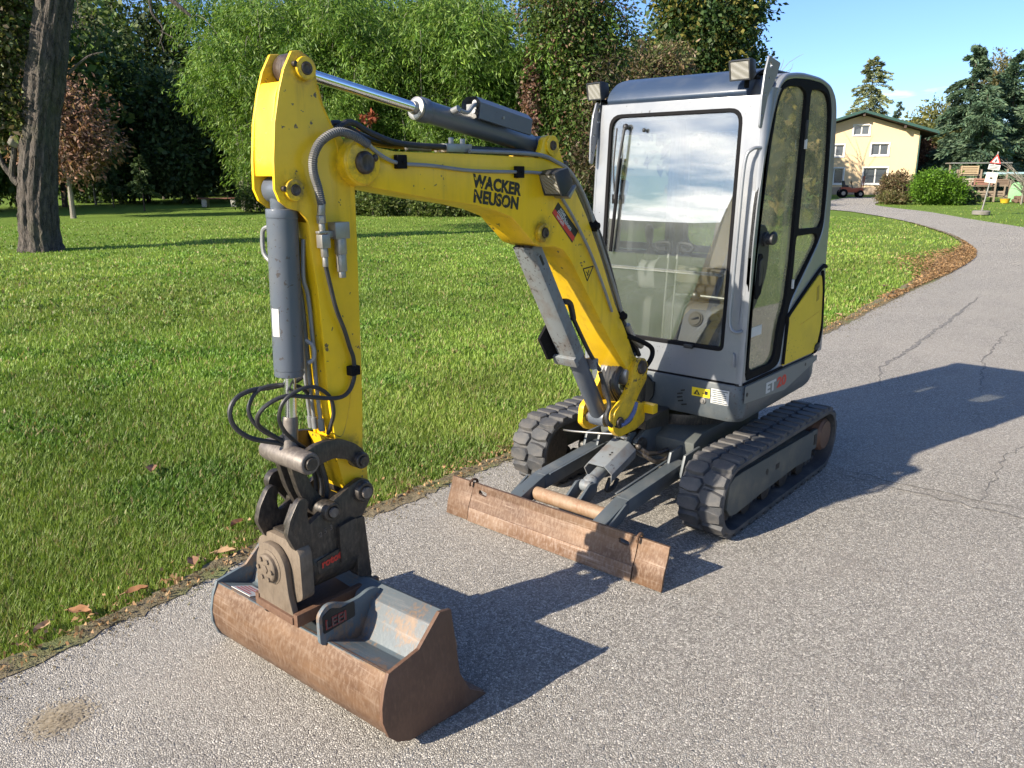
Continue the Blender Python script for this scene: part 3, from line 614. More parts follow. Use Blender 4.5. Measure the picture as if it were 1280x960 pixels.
m = MB(); m.tube([(.74, .045, .20), (.79, .05, .165), (.84, .045, .17), (.80, .04, .22)], .012, 10, 6); part(m, 'cylinder_hose', HOSE, bc, 0)
m = MB(); m.tube([(.60, .08, .35), (.56, .12, .31), (.50, .14, .30), (.44, .17, .31)], .013, 10, 6); m.tube([(.60, .07, .33), (.55, .15, .27), (.48, .17, .26), (.43, .19, .29)], .012, 10, 6); m.sphere((.60, .08, .35), .02); part(m, 'blade_supply_hose', DARKST, bc, 0)

# ---- slew platform (lower skirts) and the tail
ZS0, ZS1, YL, YR = .50, .703, .53, -.46
ol = [(.362, YL-.05), (.322, YL), (-.60, YL), (-.70, YL-.03), (-.86, .32), (-.92, .03), (-.86, -.28), (-.66, YR-.02), (.28, YR), (.36, YR+.08), (.36, -.20), (.36, .10)]
ol = rnd(ol, [.03, .03, .05, .08, .1, .1, .1, .08, .08, .05, .0, .0])
m = MB(); n = len(ol)
def ring_at(z, s, dx=0): return [(x*s+dx, (y-.03)*s+.03, z) for x, y in ol]
def skz(x): return .505+max(0, (-x-.50))*.42
lv = [[(x*.965, (y-.03)*.965+.03, skz(x)) for x, y in ol], [(x, y, skz(x)+.025) for x, y in ol], [(x, y, ZS1-.008) for x, y in ol], [(x*.99, (y-.03)*.99+.03, ZS1) for x, y in ol]]
m.add([p for l in lv for p in l], [tuple(range(n-1, -1, -1)), tuple(range(3*n, 4*n))]+[(k*n+i, k*n+(i+1) % n, (k+1)*n+(i+1) % n, (k+1)*n+i) for k in range(3) for i in range(n)])
plat = part(m, 'slew_platform', SLATE, bevel=0)
m = MB(); m.prism([(.33, .612), (.33, .70), (-.19, .70), (-.655, .698), (-.655, .668), (-.19, .578)], YL+.0015, YL+.004); st = part(m, 'side_stripe', STRIP, plat, bevel=0)
text('ET', .078, PALEP, st, 'model_lettering', (.075, YL+.0045, .612), (-1, 0, 0), (0, 0, 1), .0006, .003, 1.5, 1.0)
text('20', .078, REDP, st, 'model_lettering', (-.075, YL+.0045, .614), (-1, 0, 0), (0, 0, 1), .0006, .003, 1.6, 1.0)
m = MB(); m.cyl((.308, YL+.004, .655), (.308, YL+.006, .655), .011); m.cyl((-.475, YL, .672), (-.475, YL+.005, .672), .010); m.build('panel_bolt', BLKP, plat)
xq = .3625
m = MB()
for i, (y, z) in enumerate(((.188, .632), (.172, .612), (.172, .592), (.178, .572), (.20, .555))): m.box((xq, y+.008, z), (.004, .03 if i else .022, .007), Euler((.25, 0, 0)))
m.build('vent_slot', BLKP, plat)
m = MB(); m.box((xq+.0005, .303, .638), (.002, .104, .046)); lb = m.build('warning_label', LABY, plat)
m = MB(); tri = [(.262, .624), (.300, .624), (.281, .652)]; m.prism(tri, xq+.0018, xq+.0026, 0); m.box((xq+.0022, .335, .640), (.0008, .018, .02)); m.box((xq+.0022, .318, .636), (.0008, .012, .003)); m.build('warning_symbol', BLKP, lb)
m = MB(); m.prism([(.276, .6285), (.288, .6285), (.282, .642)], xq+.0027, xq+.0032, 0); m.build('symbol_inset', LABY, lb)
m = MB(); m.box((xq+.0005, .412, .632), (.002, .100, .078)); ty = m.build('type_plate', PALEP, plat)
m = MB(); 
for k in range(7): m.box((xq+.0019, .412-(.008 if k % 2 else 0), .662-k*.0105), (.0008, .088-(.016 if k % 3 else 0), .0045))
m.build('type_plate_print', SLATE, ty)
m = MB(); m.lathe((xq-.002, .318, .597), (xq+.014, .318, .597), [(0, .017), (.5, .017), (.55, .010), (1, .009)], 14); m.build('panel_lock', ZINC, plat)
m = MB(); m.prism(circ((-.06, .60), .085, 24), .355, .372, 0); m.build('hose_opening', BLKP, plat)
m = MB(); m.box((.365, -.0, .63), (.012, .05, .04)); m.build('cover_latch', BLKP, plat, .003)

# ---- cab
def fx(z): return .350-.0545*(z-.70)           # front plane leans back
C = MB(); cab = None
prof = [(.35, .706), (.345, .80), (fx(1.67)-.004, 1.67), (.280, 1.87), (.235, 2.04), (.175, 2.165), (.095, 2.222), (-.10, 2.245), (-.38, 2.24), (-.53, 2.21), (-.615, 2.15), (-.645, 2.07), (-.665, 1.90), (-.69, 1.60), (-.70, 1.25), (-.765, .83), (-.765, .706)]
prof = rnd(prof, [0, .02, .1, .1, .08, .06, .06, .1, .08, .06, .05, .06, .1, .1, .05, .05, 0], 4)
op = [(.322, .745), (.288, .722), (-.03, .722), (-.125, .745), (-.15, .92), (-.205, 1.075), (-.53, 1.36), (-.60, 1.45), (-.604, 1.65), (-.586, 1.92), (-.560, 2.10), (-.50, 2.185), (-.385, 2.212), (-.20, 2.215), (.0, 2.205), (.10, 2.185), (.165, 2.135), (.215, 2.02), (.262, 1.86), (.306, 1.62), (.322, 1.40)]
op = rnd(op, .05, 4)
yl = .520
cabm = plate([prof, op], .045, lambda u, v, w: (u, yl-.0225+w, v), .010)
# right-hand wall with its large window
opr = rnd([(.25, .90), (-.52, .98), (-.56, 2.04), (-.42, 2.13), (.08, 2.12), (.20, 1.95), (.26, 1.5)], .07)
rw = plate([prof, opr], .04, lambda u, v, w: (u, -.425-w-.0, v), .008); cabm.add(rw.v, rw.f)
cab = part(cabm, 'cab', SIL, bevel=0)
# front frame (windscreen aperture), leaning
TH = math.atan(.0545)
def ff(u, v, w): return (fx(v)+w-.012, u, v)
z0_, z1_ = .712, 2.115
fo = [(-.443, z0_), (.496, z0_), (.496, 1.9), (.487, z1_), (-.430, z1_), (-.443, 1.9)]
fi = rnd([(-.375, .872), (.400, .872), (.392, 2.058), (-.372, 2.058)], [.03, .03, .07, .07])
m = plate([fo, fi], .024, ff, .004); part(m, 'front_frame', SIL, cab, bevel=0)
so_ = rnd([(-.379, .867), (.404, .867), (.396, 2.062), (-.376, 2.062)], [.035, .035, .075, .075]); si_ = rnd([(-.358, .888), (.384, .888), (.376, 2.043), (-.356, 2.043)], [.02, .02, .06, .06])
m = plate([so_, si_], .030, ff, .003); part(m, 'windscreen_seal', SEAL, cab, bevel=0)
m = plate([si_], .004, ff); part(m, 'windscreen', WSG, cab, bevel=0)
m = MB(); m.box((fx(1.255)+.003, .0, 1.255), (.012, .735, .014)); part(m, 'windscreen_divider', CLRG, cab, bevel=0)
m = MB(); m.box((fx(.878)+.010, .21, .872), (.022, .05, .02)); part(m, 'windscreen_catch', BLK, cab)
# round the near front corner into the side wall
m = MB(); pts = []
zs = [.706, .9, 1.2, 1.5, 1.67, 1.78, 1.87, 1.96, 2.04, 2.10, 2.15]
def sx(z):
    tab = [(.706, .350), (1.67, fx(1.67)-.004), (1.87, .280), (2.04, .235), (2.165, .175)]
    for a, b in zip(tab, tab[1:]):
        if a[0] <= z <= b[0]: return a[1]+(b[1]-a[1])*(z-a[0])/(b[0]-a[0])
    return tab[-1][1]
for sgn, ya, yb in ((1, .494, .519), (-1, -.441, -.463)):
    rows = []
    for z in zs:
        xa = fx(z)+.0005; xb = sx(z)-.012; row = []
        for k in range(6):
            g = k/5*PI/2; row.append((xb+(xa-xb)*math.cos(g) if xa > xb else xb, ya+(yb-ya)*math.sin(g), z))
        row.append((xb-.03, yb, z)); row.append((xb-.03, ya-sgn*.01, z)); rows.append(row)
    q = len(rows[0]); m.add([p for r_ in rows for p in r_], [(i*q+k, i*q+k+1, (i+1)*q+k+1, (i+1)*q+k) for i in range(len(rows)-1) for k in range(q-1)])
part(m, 'corner_pillar', SIL, cab, bevel=0)
# roof: rolled sheet and navy front visor
m = MB(); n_ = [(.235, 2.04), (.175, 2.165), (.095, 2.222), (-.10, 2.245), (-.38, 2.24), (-.53, 2.21), (-.615, 2.15), (-.645, 2.07)]
n_ = rnd(n_, [0, .06, .06, .1, .08, .06, .05, 0], 4)
m.prism(n_+[(x*.96-.01, z-.016) for x, z in n_[::-1]], -.463, .4975); part(m, 'roof', SIL, cab, bevel=.003)
m = MB(); vp = rnd([(.262, 2.112), (.282, 2.132), (.262, 2.175), (.185, 2.232), (.05, 2.262), (-.40, 2.262), (-.40, 2.247), (.05, 2.247), (.16, 2.215), (.235, 2.115)], [.004, .012, .03, .05, .05, 0, 0, .03, .03, 0]); m.prism(vp, -.395, .405); part(m, 'roof_visor', NAVY, cab, bevel=.008)
m = MB(); m.box((.262, 0, 2.100), (.022, .86, .014)); part(m, 'gutter', SIL, cab)
# rear wall with window
ro = [(-.44, .72), (.495, .72), (.495, 2.08), (-.44, 2.08)]; ri = rnd([(-.38, 1.30), (.44, 1.30), (.44, 2.0), (-.38, 2.0)], .07)
def rxz(v): return -.765+(.115 if v > 1.25 else .115*(v-.83)/.42 if v > .83 else 0)-0+(.02*(v-1.25) if v > 1.25 else 0)
m = plate([[(-.44, 1.255), (.495, 1.255), (.495, 2.10), (-.44, 2.10)], ri], .02, lambda u, v, w: (-.695+(v-1.25)*.058+w+.02, u, v)); m.prism([(-.76, .72), (-.755, .83), (-.695, 1.25), (-.67, 1.25), (-.73, .83), (-.735, .72)], -.44, .495); part(m, 'rear_wall', SIL, cab, bevel=0)
m = plate([ri], .004, lambda u, v, w: (-.695+(v-1.25)*.058+w+.02, u, v)); part(m, 'rear_window', CLRG, cab, bevel=0)
m = plate([opr], .004, lambda u, v, w: (u, -.442+w, v)); part(m, 'right_window', CLRG, cab, bevel=0)
# left side glazing: black frame, door glass, rear quarter glass, lower quarter glass
ys = .512
gd_ = rnd([(.272, .79), (.235, .762), (.005, .762), (-.05, .80), (-.075, .96), (-.135, 1.075), (-.163, 1.30), (-.172, 1.70), (-.185, 2.15), (-.10, 2.176), (.05, 2.166), (.115, 2.145), (.165, 2.07), (.212, 1.85), (.250, 1.55), (.275, 1.30)], [.03]*2+[.04, .05, .05, .05, .05, .05, .03, .03]+[.05]*6)
gq = rnd([(-.232, 1.462), (-.243, 2.17), (-.40, 2.178), (-.49, 2.155), (-.537, 2.08), (-.562, 1.90), (-.58, 1.66), (-.583, 1.50), (-.54, 1.455)], [.02, .03, .05, .05, .05, .05, .05, .05, .05])
gl_ = rnd([(-.213, 1.425), (-.49, 1.425), (-.525, 1.40), (-.515, 1.365), (-.206, 1.11)], [.02, .02, .02, .03, .05])
m = plate([op, gd_, gq, gl_], .030, lambda u, v, w: (u, ys-.008+w, v), .004); door = part(m, 'cab_door', SEAL, cab, bevel=0)
m = plate([gd_], .004, lambda u, v, w: (u, ys-.012+w, v)); part(m, 'door_glass', SIDEG, door, bevel=0)
m = plate([gq], .004, lambda u, v, w: (u, ys-.012+w, v)); part(m, 'quarter_glass', SIDEG, cab, bevel=0)
m = plate([gl_], .004, lambda u, v, w: (u, ys-.012+w, v)); part(m, 'lower_quarter_glass', SIDEG, cab, bevel=0)
# silver door edge rail inside the glass
m = MB(); m.tube([(-.02, ys-.032, .80), (-.06, ys-.032, .95), (-.118, ys-.032, 1.08), (-.138, ys-.034, 1.35), (-.145, ys-.034, 1.75), (-.15, ys-.034, 2.14)], .016, 8, 5); part(m, 'door_rail', SIL, door, 0)
# handle board along the front edge of the door glass
hb = rnd([(.278, 1.50), (.20, 1.512), (.145, 1.465), (.125, 1.40), (.125, 1.30), (.155, 1.21), (.23, 1.115), (.286, 1.06)], [.0, .05, .05, .05, .06, .06, .08, 0])
m = plate([hb], .012, lambda u, v, w: (u, ys-.004+w, v), .003); bd = part(m, 'handle_board', BLK, door, 0)
m = plate([rnd([(.265, 1.36), (.215, 1.37), (.19, 1.28), (.20, 1.16), (.255, 1.13), (.272, 1.18)], .03)], .01, lambda u, v, w: (u, ys+.006+w, v), .003); part(m, 'handle_recess', SEAL, door, 0)
m = MB(); m.lathe((.19, ys, 1.435), (.19, ys+.05, 1.435), [(0, .035), (.3, .036), (.35, .028), (1, .026)], 20); m.sphere((.165, ys+.035, 1.44), .034, 12, 8, (.9, .6, 1)); part(m, 'door_lock', BLK, door, 0)
m = plate([rnd([(.25, 1.335), (.21, 1.345), (.21, 1.22), (.245, 1.20)], .015)], .008, lambda u, v, w: (u, ys+.012+w, v), .003); part(m, 'handle', BLK, door, 0)
m = MB(); m.box((-.208, ys+.012, 1.97), (.020, .012, .10)); part(m, 'window_latch', BLK, door)
m = MB(); m.box((-.208, ys+.014, 1.90), (.018, .012, .05)); m.box((-.197, ys+.014, 1.17), (.018, .010, .05)); part(m, 'latch_tab', WHITE, door)
m = MB(); m.tube([(-.155, ys-.04, 1.78), (.02, ys-.10, 1.78), (.045, ys-.10, 1.75), (.045, ys-.10, 1.48), (.02, ys-.10, 1.45), (-.155, ys-.04, 1.45)], .011, 8, 4); part(m, 'inner_grab_bar', BLK, door, 0)
m = MB(); m.box((.185, ys-.008, .965), (.13, .002, .05)); part(m, 'door_sticker', WHITE, door, 0)
# yellow engine panel
yp = rnd([(-.150, .722), (-.630, .722), (-.688, .87), (-.655, 1.10), (-.622, 1.175), (-.585, 1.185), (-.19, .995), (-.165, .955)], [.01, .04, .05, .05, .03, .02, .02, .02])
m = plate([yp], .012, lambda u, v, w: (u, yl+.004+w, v), .004); ep = part(m, 'engine_panel', paint('dull_yellow_paint', (.70, .50, .02), .45, dirt=(.35, .27, .08), dirt_amt=.3, chips=.2), bevel=0)
m = MB(); m.prism([(-.555, 1.115), (-.59, 1.125), (-.605, 1.04), (-.57, 1.03)], yl+.0095, yl+.0115); m.build('vent_recess_shade', paint('shaded_vent_paint', (.42, .30, .02), .6), ep)  # recess shade painted as a darker yellow patch lying on the panel
m = MB(); m.tube([(-.35, yl+.0102, .925), (-.64, yl+.0102, .965)], .0022, 4); m.build('panel_crease', YELD, ep)
m = MB(); m.prism(rnd([(-.60, .735), (-.665, .745), (-.655, .775), (-.61, .765)], .006), yl+.006, yl+.022); part(m, 'panel_lock', BLK, ep)
# black edge between cab and panel
m = MB(); m.tube([(-.155, yl+.004, .73), (-.172, yl+.004, .96), (-.20, yl+.004, 1.01), (-.60, yl+.004, 1.215), (-.69, yl+.004, 1.22)], .011, 6, 3); part(m, 'panel_seal', SEAL, cab, 0)
m = MB(); m.tube([(-.60, yl+.004, .722), (-.655, yl+.004, .735), (-.70, yl+.004, .86), (-.668, yl+.004, 1.10), (-.635, yl+.004, 1.20)], .012, 6, 4); m.tube([(-.15, yl+.003, .714), (.34, yl+.003, .712)], .007, 6); part(m, 'panel_edge', SEAL, cab, 0)
m = MB(); m.box((.15, .04, .707), (.40, .93, .012)); part(m, 'cab_base_seal', SEAL, cab, 0)
# lifting brackets at the roof corners, grab handle, lamps, wiper
for s in (1, -1):
    y = .512 if s > 0 else -.452
    br = [(.298, 2.285), (.25, 2.275), (.165, 2.262), (.20, 2.20), (.285, 2.10), (.325, 1.955), (.350, 1.965), (.347, 2.10), (.330, 2.21)]
    dz = 0 if s > 0 else -.155; br = [(a, b+dz) for a, b in br]
    b = plate([rnd(br, .012)]+[circ((.275, 2.245+dz), .013, 10), circ((.283, 2.185+dz), .007, 8), circ((.315, 2.11+dz), .007, 8), circ((.334, 2.02+dz), .006, 8)], .010, lambda u, v, w: (u, y+w, v), .002); part(b, 'lifting_bracket', SIL, cab, 0)
def lampbox(c, rz, rx, parent, sc=1.0):
    w = MB(); fw, fh, bw, bh, d = .118*sc, .098*sc, .085*sc, .07*sc, .085*sc
    def rect(a, b, x): return [(x, -a/2, -b/2), (x, a/2, -b/2), (x, a/2, b/2), (x, -a/2, b/2)]
    vs = rect(bw, bh, -d)+rect(fw, fh, -.03*sc)+rect(fw, fh, 0)+rect(fw*.86, fh*.84, 0)+rect(fw*.84, fh*.82, -.012)
    fs = [(3, 2, 1, 0)]+[(4*k+i, 4*k+(i+1) % 4, 4*k+4+(i+1) % 4, 4*k+4+i) for k in range(4) for i in range(4)]+[(16, 17, 18, 19)]
    w.add(vs, fs); M_ = Matrix.Translation(c) @ Euler((0, rx, rz)).to_matrix().to_4x4(); w.xf(M_)
    o = part(w, 'work_lamp', BLK, parent, .004)
    g = MB(); g.box((-.006, 0, 0), (.004, fw*.85, fh*.83)); g.xf(M_); part(g, 'lamp_lens', LENS, o, 0)
    return o
lampbox((.350, .395, 2.222), rad(-7), rad(12), cab, .95); lampbox((.300, -.470, 2.185), rad(-12), rad(10), cab, .93)
m = MB(); m.box((.22, .40, 2.20), (.10, .05, .012)); m.cyl((.27, .40, 2.15), (.27, .40, 2.22), .012); m.box((.19, -.47, 2.14), (.10, .05, .012)); m.cyl((.22, -.475, 2.12), (.22, -.475, 2.17), .012); part(m, 'lamp_bracket', SEAL, cab)
m = MB(); m.tube([(.24, .42, 2.20), (.20, .46, 2.235), (.16, .47, 2.23)], .006, 6, 4); part(m, 'lamp_cable', SEAL, cab, 0)
m = MB(); m.tube([(fx(1.87)-.005, .500, 1.872), (fx(1.87)+.040, .475, 1.865), (fx(1.7)+.050, .452, 1.80), (fx(1.5)+.055, .448, 1.5), (fx(1.2)+.055, .448, 1.2), (fx(1.0)+.055, .450, 1.03), (fx(.98)+.045, .475, .985), (fx(.98)-.002, .492, .985)], .009, 10, 5); part(m, 'grab_handle', SIL, cab, 0)
m = MB(); m.prism([(.458, .80), (.478, .80), (.474, .86), (.462, .875)], fx(.83)+.0005, fx(.83)+.016, 0); part(m, 'hinge', SIL, cab)
m = MB(); m.sphere((fx(2.0)+.012, -.262, 1.995), .017); m.tube([(fx(2.0)+.020, -.262, 1.995), (fx(1.8)+.030, -.283, 1.80), (fx(1.62)+.024, -.297, 1.62)], .008, 6, 3); m.tube([(fx(2.0)+.020, -.312, 1.99), (fx(1.8)+.030, -.313, 1.80), (fx(1.72)+.024, -.305, 1.66)], .005, 6, 3)
wp = part(m, 'wiper_arm', BLK, cab, 0)
m = MB(); m.box((fx(1.585)+.014, -.297, 1.585), (.012, .016, .50), Euler((-.06, -.055, 0))); m.box((fx(1.62)+.022, -.297, 1.62), (.016, .03, .05)); part(m, 'wiper_blade', SEAL, wp, .002)
m = MB(); m.sphere((fx(2.0)+.008, -.15, 1.975), .011); part(m, 'pane_knob', BLK, cab, 0)

# ---- inside the cab
m = MB(); m.box((-.18, .03, .735), (.98, .92, .03)); m.prism([(.31, .75), (.10, .75), (.02, .80), (.31, .765)], -.42, .47); part(m, 'cab_floor', CABIN, cab)
m = MB(); m.prism(rnd([(.0, .75), (-.03, 1.02), (-.10, 1.06), (-.45, 1.06), (-.5, .75)], .03), -.16, .33); con = part(m, 'seat_base', CABIND, cab, .01)
m = MB(); m.prism(rnd([(.19, .76), (.10, 1.035), (.0, 1.06), (-.06, .76)], .03), .03, .31); hs = part(m, 'heater_box', CABIN, cab, .012)
for y in (.125, .238):
    m = MB(); a = V((.120, y, .975)); nrm = V((.951, 0, .311)); m.lathe(a, a+nrm*.018, [(0, .042), (.5, .043), (.6, .036), (1, .034)], 22); k_ = part(m, 'air_vent', TAN, hs, 0)
    m = MB(); m.box(a+nrm*.02, (.006, .05, .008), Euler((.4, .4, 0))); m.build('vent_flap', CABIND, k_)
m = MB(); m.box((-.26, .08, 1.09), (.40, .40, .10)); part(m, 'seat_cushion', SEATM, cab, .035, seg=3)
m = MB(); m.prism(rnd([(-.38, 1.12), (-.50, 1.60), (-.55, 1.72), (-.61, 1.70), (-.55, 1.55), (-.47, 1.12)], .04), -.09, .27); part(m, 'seat_back', TAN, cab, .03, seg=3)
m = MB(); m.box((-.12, .03, 1.185), (.06, .36, .10), Euler((0, .1, 0))); part(m, 'seat_front_pad', TAN, cab, .03)
for y in (-.24, .40):
    m = MB(); m.prism(rnd([(.06, 1.10), (.08, 1.24), (.02, 1.29), (-.38, 1.27), (-.38, 1.12)], .04), y-.06, y+.06); sc_ = part(m, 'arm_console', CABIN if y < 0 else CABIND, cab, .015)
    m = MB(); m.lathe((.02, y, 1.28), (.03, y, 1.34), [(0, .05), (.4, .035), (1, .015)], 14); m.cyl((.03, y, 1.33), (.035, y, 1.40), .011); part(m, 'lever_boot', SEAL, sc_, 0)
    m = MB(); m.lathe((.035, y, 1.37), (.05, y, 1.47), [(0, .014), (.3, .023), (.8, .026), (1, .014)], 14); part(m, 'joystick', BLK, sc_, .0)
m = MB(); m.prism(rnd([(.04, .76), (.02, 1.06), (-.3, 1.10), (-.35, .76)], .06), -.40, -.22); part(m, 'side_console', CABIND, cab, .03)
for y in (-.045, .010):
    m = MB(); m.tube([(.215, y+.014, .78), (.19, y+.008, 1.05), (.15, y, 1.33)], .006, 8, 4); m.cyl((.155, y, 1.30), (.15, y, 1.325), .011); tl_ = part(m, 'travel_lever', ZINC, cab, 0)
    m = MB(); sg = -1 if y < 0 else 1
    m.tube([(.15, y, 1.32), (.145, y, 1.375), (.145, y+sg*.02, 1.385), (.145, y+sg*.07, 1.38), (.145, y+sg*.085, 1.365), (.15, y+sg*.07, 1.345), (.15, y+sg*.02, 1.35)], .012, 8, 4); part(m, 'lever_grip', BLK, tl_, 0)
m = MB(); m.box((.10, .05, .775), (.16, .26, .02)); part(m, 'foot_pedal', SEAL, cab, .005)
m = MB(); m.tube([(.04, -.05, 1.085), (.06, .09, 1.095), (.04, .26, 1.09)], .010, 8, 4); m.sphere((.075, .09, 1.10), .024); part(m, 'blade_lever', ZINC, cab, 0)
m = plate([rnd([(.285, 1.26), (.325, 1.26), (.325, 1.145), (.285, 1.145)], .018)], .016, lambda u, v, w: (fx(v)-.03+w, u+.03, v), .004); part(m, 'inner_mirror', BLK, cab, 0)
# ---- swing bracket, boom, arm, cylinders
m = MB()
fp = rnd([(.70, .845), (.625, .845), (.585, .80), (.60, .72), (.67, .655), (.70, .61), (.62, .605), (.60, .58), (.60, .50), (.68, .475), (.84, .47), (.90, .52), (.89, .61), (.80, .665), (.735, .735), (.725, .80)], .02)
m.prism(fp, .082, .112); m.prism(fp, -.105, -.075)
m.prism(rnd([(.60, .605), (.60, .49), (.80, .49), (.86, .55), (.80, .62)], .02), -.075, .082)
sb = part(m, 'swing_bracket', YELD, bevel=.006)
m = MB(); pin(m, (.655, .80), .036, -.125, .128); pin(m, (.845, .55), .030, -.12, .125); part(m, 'bracket_pin', PINM, sb)
m = MB(); m.prism(rnd([(.61, .595), (.56, .595), (.56, .545), (.61, .545)], .01), .08, .165); part(m, 'stop_block', YEL, sb, .006)
m = MB(); m.cyl((.55, 0, .46), (.55, 0, .72), .07); m.prism([(.36, .42), (.60, .45), (.60, .50), (.36, .52)], -.12, .12); part(m, 'swing_post', DARKST)

BY0, BY1 = -.086, .090
bpoly = [(2.405, 1.728), (2.325, 1.712), (2.07, 1.672), (1.867, 1.645), (1.745, 1.622), (1.638, 1.590), (1.55, 1.520), (1.50, 1.478), (1.44, 1.460), (1.36, 1.455), (1.30, 1.438), (1.244, 1.390), (1.08, 1.186), (.934, 1.003), (.765, .815), (.70, .765), (.63, .765), (.615, .80), (.645, .84), (.689, .862), (.788, 1.022), (.88, 1.152), (1.012, 1.391), (1.132, 1.581), (1.20, 1.668), (1.262, 1.750), (1.33, 1.798), (1.42, 1.815), (1.514, 1.820), (1.863, 1.828), (2.232, 1.831), (2.31, 1.842), (2.36, 1.862), (2.41, 1.858), (2.45, 1.825), (2.460, 1.785), (2.44, 1.745)]
m = MB(); m.prism(bpoly, BY0, BY1)
boom = part(m, 'boom', YEL, bevel=.007)
m = MB(); pin(m, (1.452, 1.520), .040, -.108, .112); part(m, 'cylinder_boss', YEL, boom, .002)
m = MB(); pin(m, (1.452, 1.520), .022, -.112, .1165); part(m, 'boss_pin', PINM, boom, 0)
m = MB(); pin(m, (2.385, 1.793), .073, -.104, .106); m.lathe((2.385, .045, 1.793), (2.385, .11, 1.793), [(0, .08), (1, .066)], 26); part(m, 'boom_tip_boss', YEL, boom, .003)
m = MB(); m.lathe((2.385, -.12, 1.793), (2.385, .128, 1.793), [(0, .03), (.03, .034), (.90, .034), (.92, .037), (.97, .036), (1, .026), (.985, .014)], 14); m.sphere((2.342, .112, 1.808), .012); part(m, 'boom_tip_pin', PINM, boom, .002)
# ears for the arm cylinder
ear = rnd([(1.30, 1.78), (1.40, 1.80), (1.470, 1.815), (1.440, 1.86), (1.43, 1.90), (1.385, 1.912), (1.335, 1.89), (1.322, 1.845), (1.262, 1.755)], .02)
m = MB(); m.prism(ear, .058, .082); m.prism(ear, -.078, -.054); m.cyl((1.378, .05, 1.868), (1.378, .090, 1.868), .040, n=24); m.cyl((1.378, -.09, 1.868), (1.378, -.05, 1.868), .040, n=24); part(m, 'cylinder_ear', YEL, boom, .003)
m = MB(); pin(m, (1.378, 1.868), .020, -.096, .096); m.cyl((1.28, .055, 1.795), (1.28, .090, 1.795), .013); part(m, 'ear_pin', PINM, boom, 0)
# lettering and stickers
YF = BY1+.0010
def onface(x, z): return (x, YF, z)
dr = V((1.667-1.859, 0, 1.733-1.760)); 
text('WACKER', .0635, BLKP, boom, 'maker_lettering', (1.862, YF, 1.712), dr, (-.14, 0, .99), .0005, .0030, 1.01, 1.04)
text('NEUSON', .0635, BLKP, boom, 'maker_lettering', (1.862, YF, 1.657), dr, (-.14, 0, .99), .0005, .0030, 1.00, 1.04)
m = MB()                                           # stencil cuts through the letters
for k in range(6):
    q = V((1.862, YF+.0008, 1.712))+dr*((k+.42)/6.0); q2 = V((1.862, YF+.0008, 1.658))+dr*((k+.42)/6.0)
    for c, h in ((q, .010), (q2, .010)):
        m.box(c+V((0, 0, .010 if k % 2 else .030)), (.0045, .0006, .011), Euler((0, .5, 0)))
m.build('stencil_gap', YEL, boom)
sq = [(1.340, 1.640), (1.381, 1.597), (1.236, 1.463), (1.193, 1.512)]
m = MB(); m.prism(sq, BY1+.0006, BY1+.0014); sk = part(m, 'dealer_sticker', BLKP, boom, 0)
def sqp(a, b): return V((1.340, BY1+.0018, 1.640))+V((1.193-1.340, 0, 1.512-1.640))*a+V((1.381-1.340, 0, 1.597-1.640))*b
m = MB(); m.add([sqp(0.0, .60), sqp(1, .60), sqp(1, .99), sqp(0.0, .99)], [(0, 1, 2, 3)]); m.build('sticker_band', REDP, sk)
rt = V((1.193-1.340, 0, 1.512-1.640)); upv = V((1.340-1.381, 0, 1.640-1.597))
text('miet', .028, PALEP, sk, 'sticker_lettering', sqp(.15, .34), rt, upv, .0003, .0005)
text('maschinen', .030, PALEP, sk, 'sticker_lettering', sqp(.12, .62), rt, upv, .0003, .0005)
text('verleih', .024, PALEP, sk, 'sticker_lettering', sqp(.16, .90), rt, upv, .0003, .0003)
m = MB(); tw = [(1.150, 1.342), (1.072, 1.348), (1.117, 1.285)]
for a, b in zip(tw, tw[1:]+tw[:1]): m.tube([(a[0], YF, a[1]), (b[0], YF, b[1])], .0028, 4)
m.tube([(1.128, YF, 1.328), (1.108, YF, 1.312), (1.118, YF, 1.308), (1.106, YF, 1.333)], .002, 4); m.build('warning_triangle', BLKP, boom)
# work lamp on the boom
m = MB(); m.prism([(1.36, 1.655), (1.32, 1.70), (1.32, 1.712), (1.375, 1.665)], .09, .17); part(m, 'lamp_shelf', ZINC, boom)
lampbox((1.468, .142, 1.712), rad(-14), rad(24), boom, 1.0)
# hoses on the boom and over the joint
m = MB(); HP = [(2.489, .10, 1.883), (2.551, .115, 1.855), (2.583, .115, 1.811), (2.580, .108, 1.765), (2.561, .10, 1.717), (2.550, .098, 1.669)]
HP = [(2.374, .118, 1.850), (2.43, .122, 1.873)]+[(a, .118 if i < 3 else b, c) for i, (a, b, c) in enumerate(HP)]
P = smooth_path(HP, 26); fr_ = frames(P); vs = []; fs = []; nn_ = 8
for q, (c, a, b) in enumerate(fr_):
    r_ = .0125+(.0022 if q % 3 == 0 else 0 if q % 3 == 1 else .0012)
    for i in range(nn_):
        g = 2*PI*i/nn_; vs.append(c+a*(r_*math.cos(g))+b*(r_*math.sin(g)))
for q in range(len(fr_)-1):
    for i in range(nn_): j = (i+1) % nn_; fs.append((q*nn_+i, q*nn_+j, (q+1)*nn_+j, (q+1)*nn_+i))
m.add(vs, fs); part(m, 'armoured_hose', paint('dark_spiral_guard', (.10, .10, .098), .5, dirt=(.2, .17, .12), dirt_amt=.4, dscale=20), boom, 0)
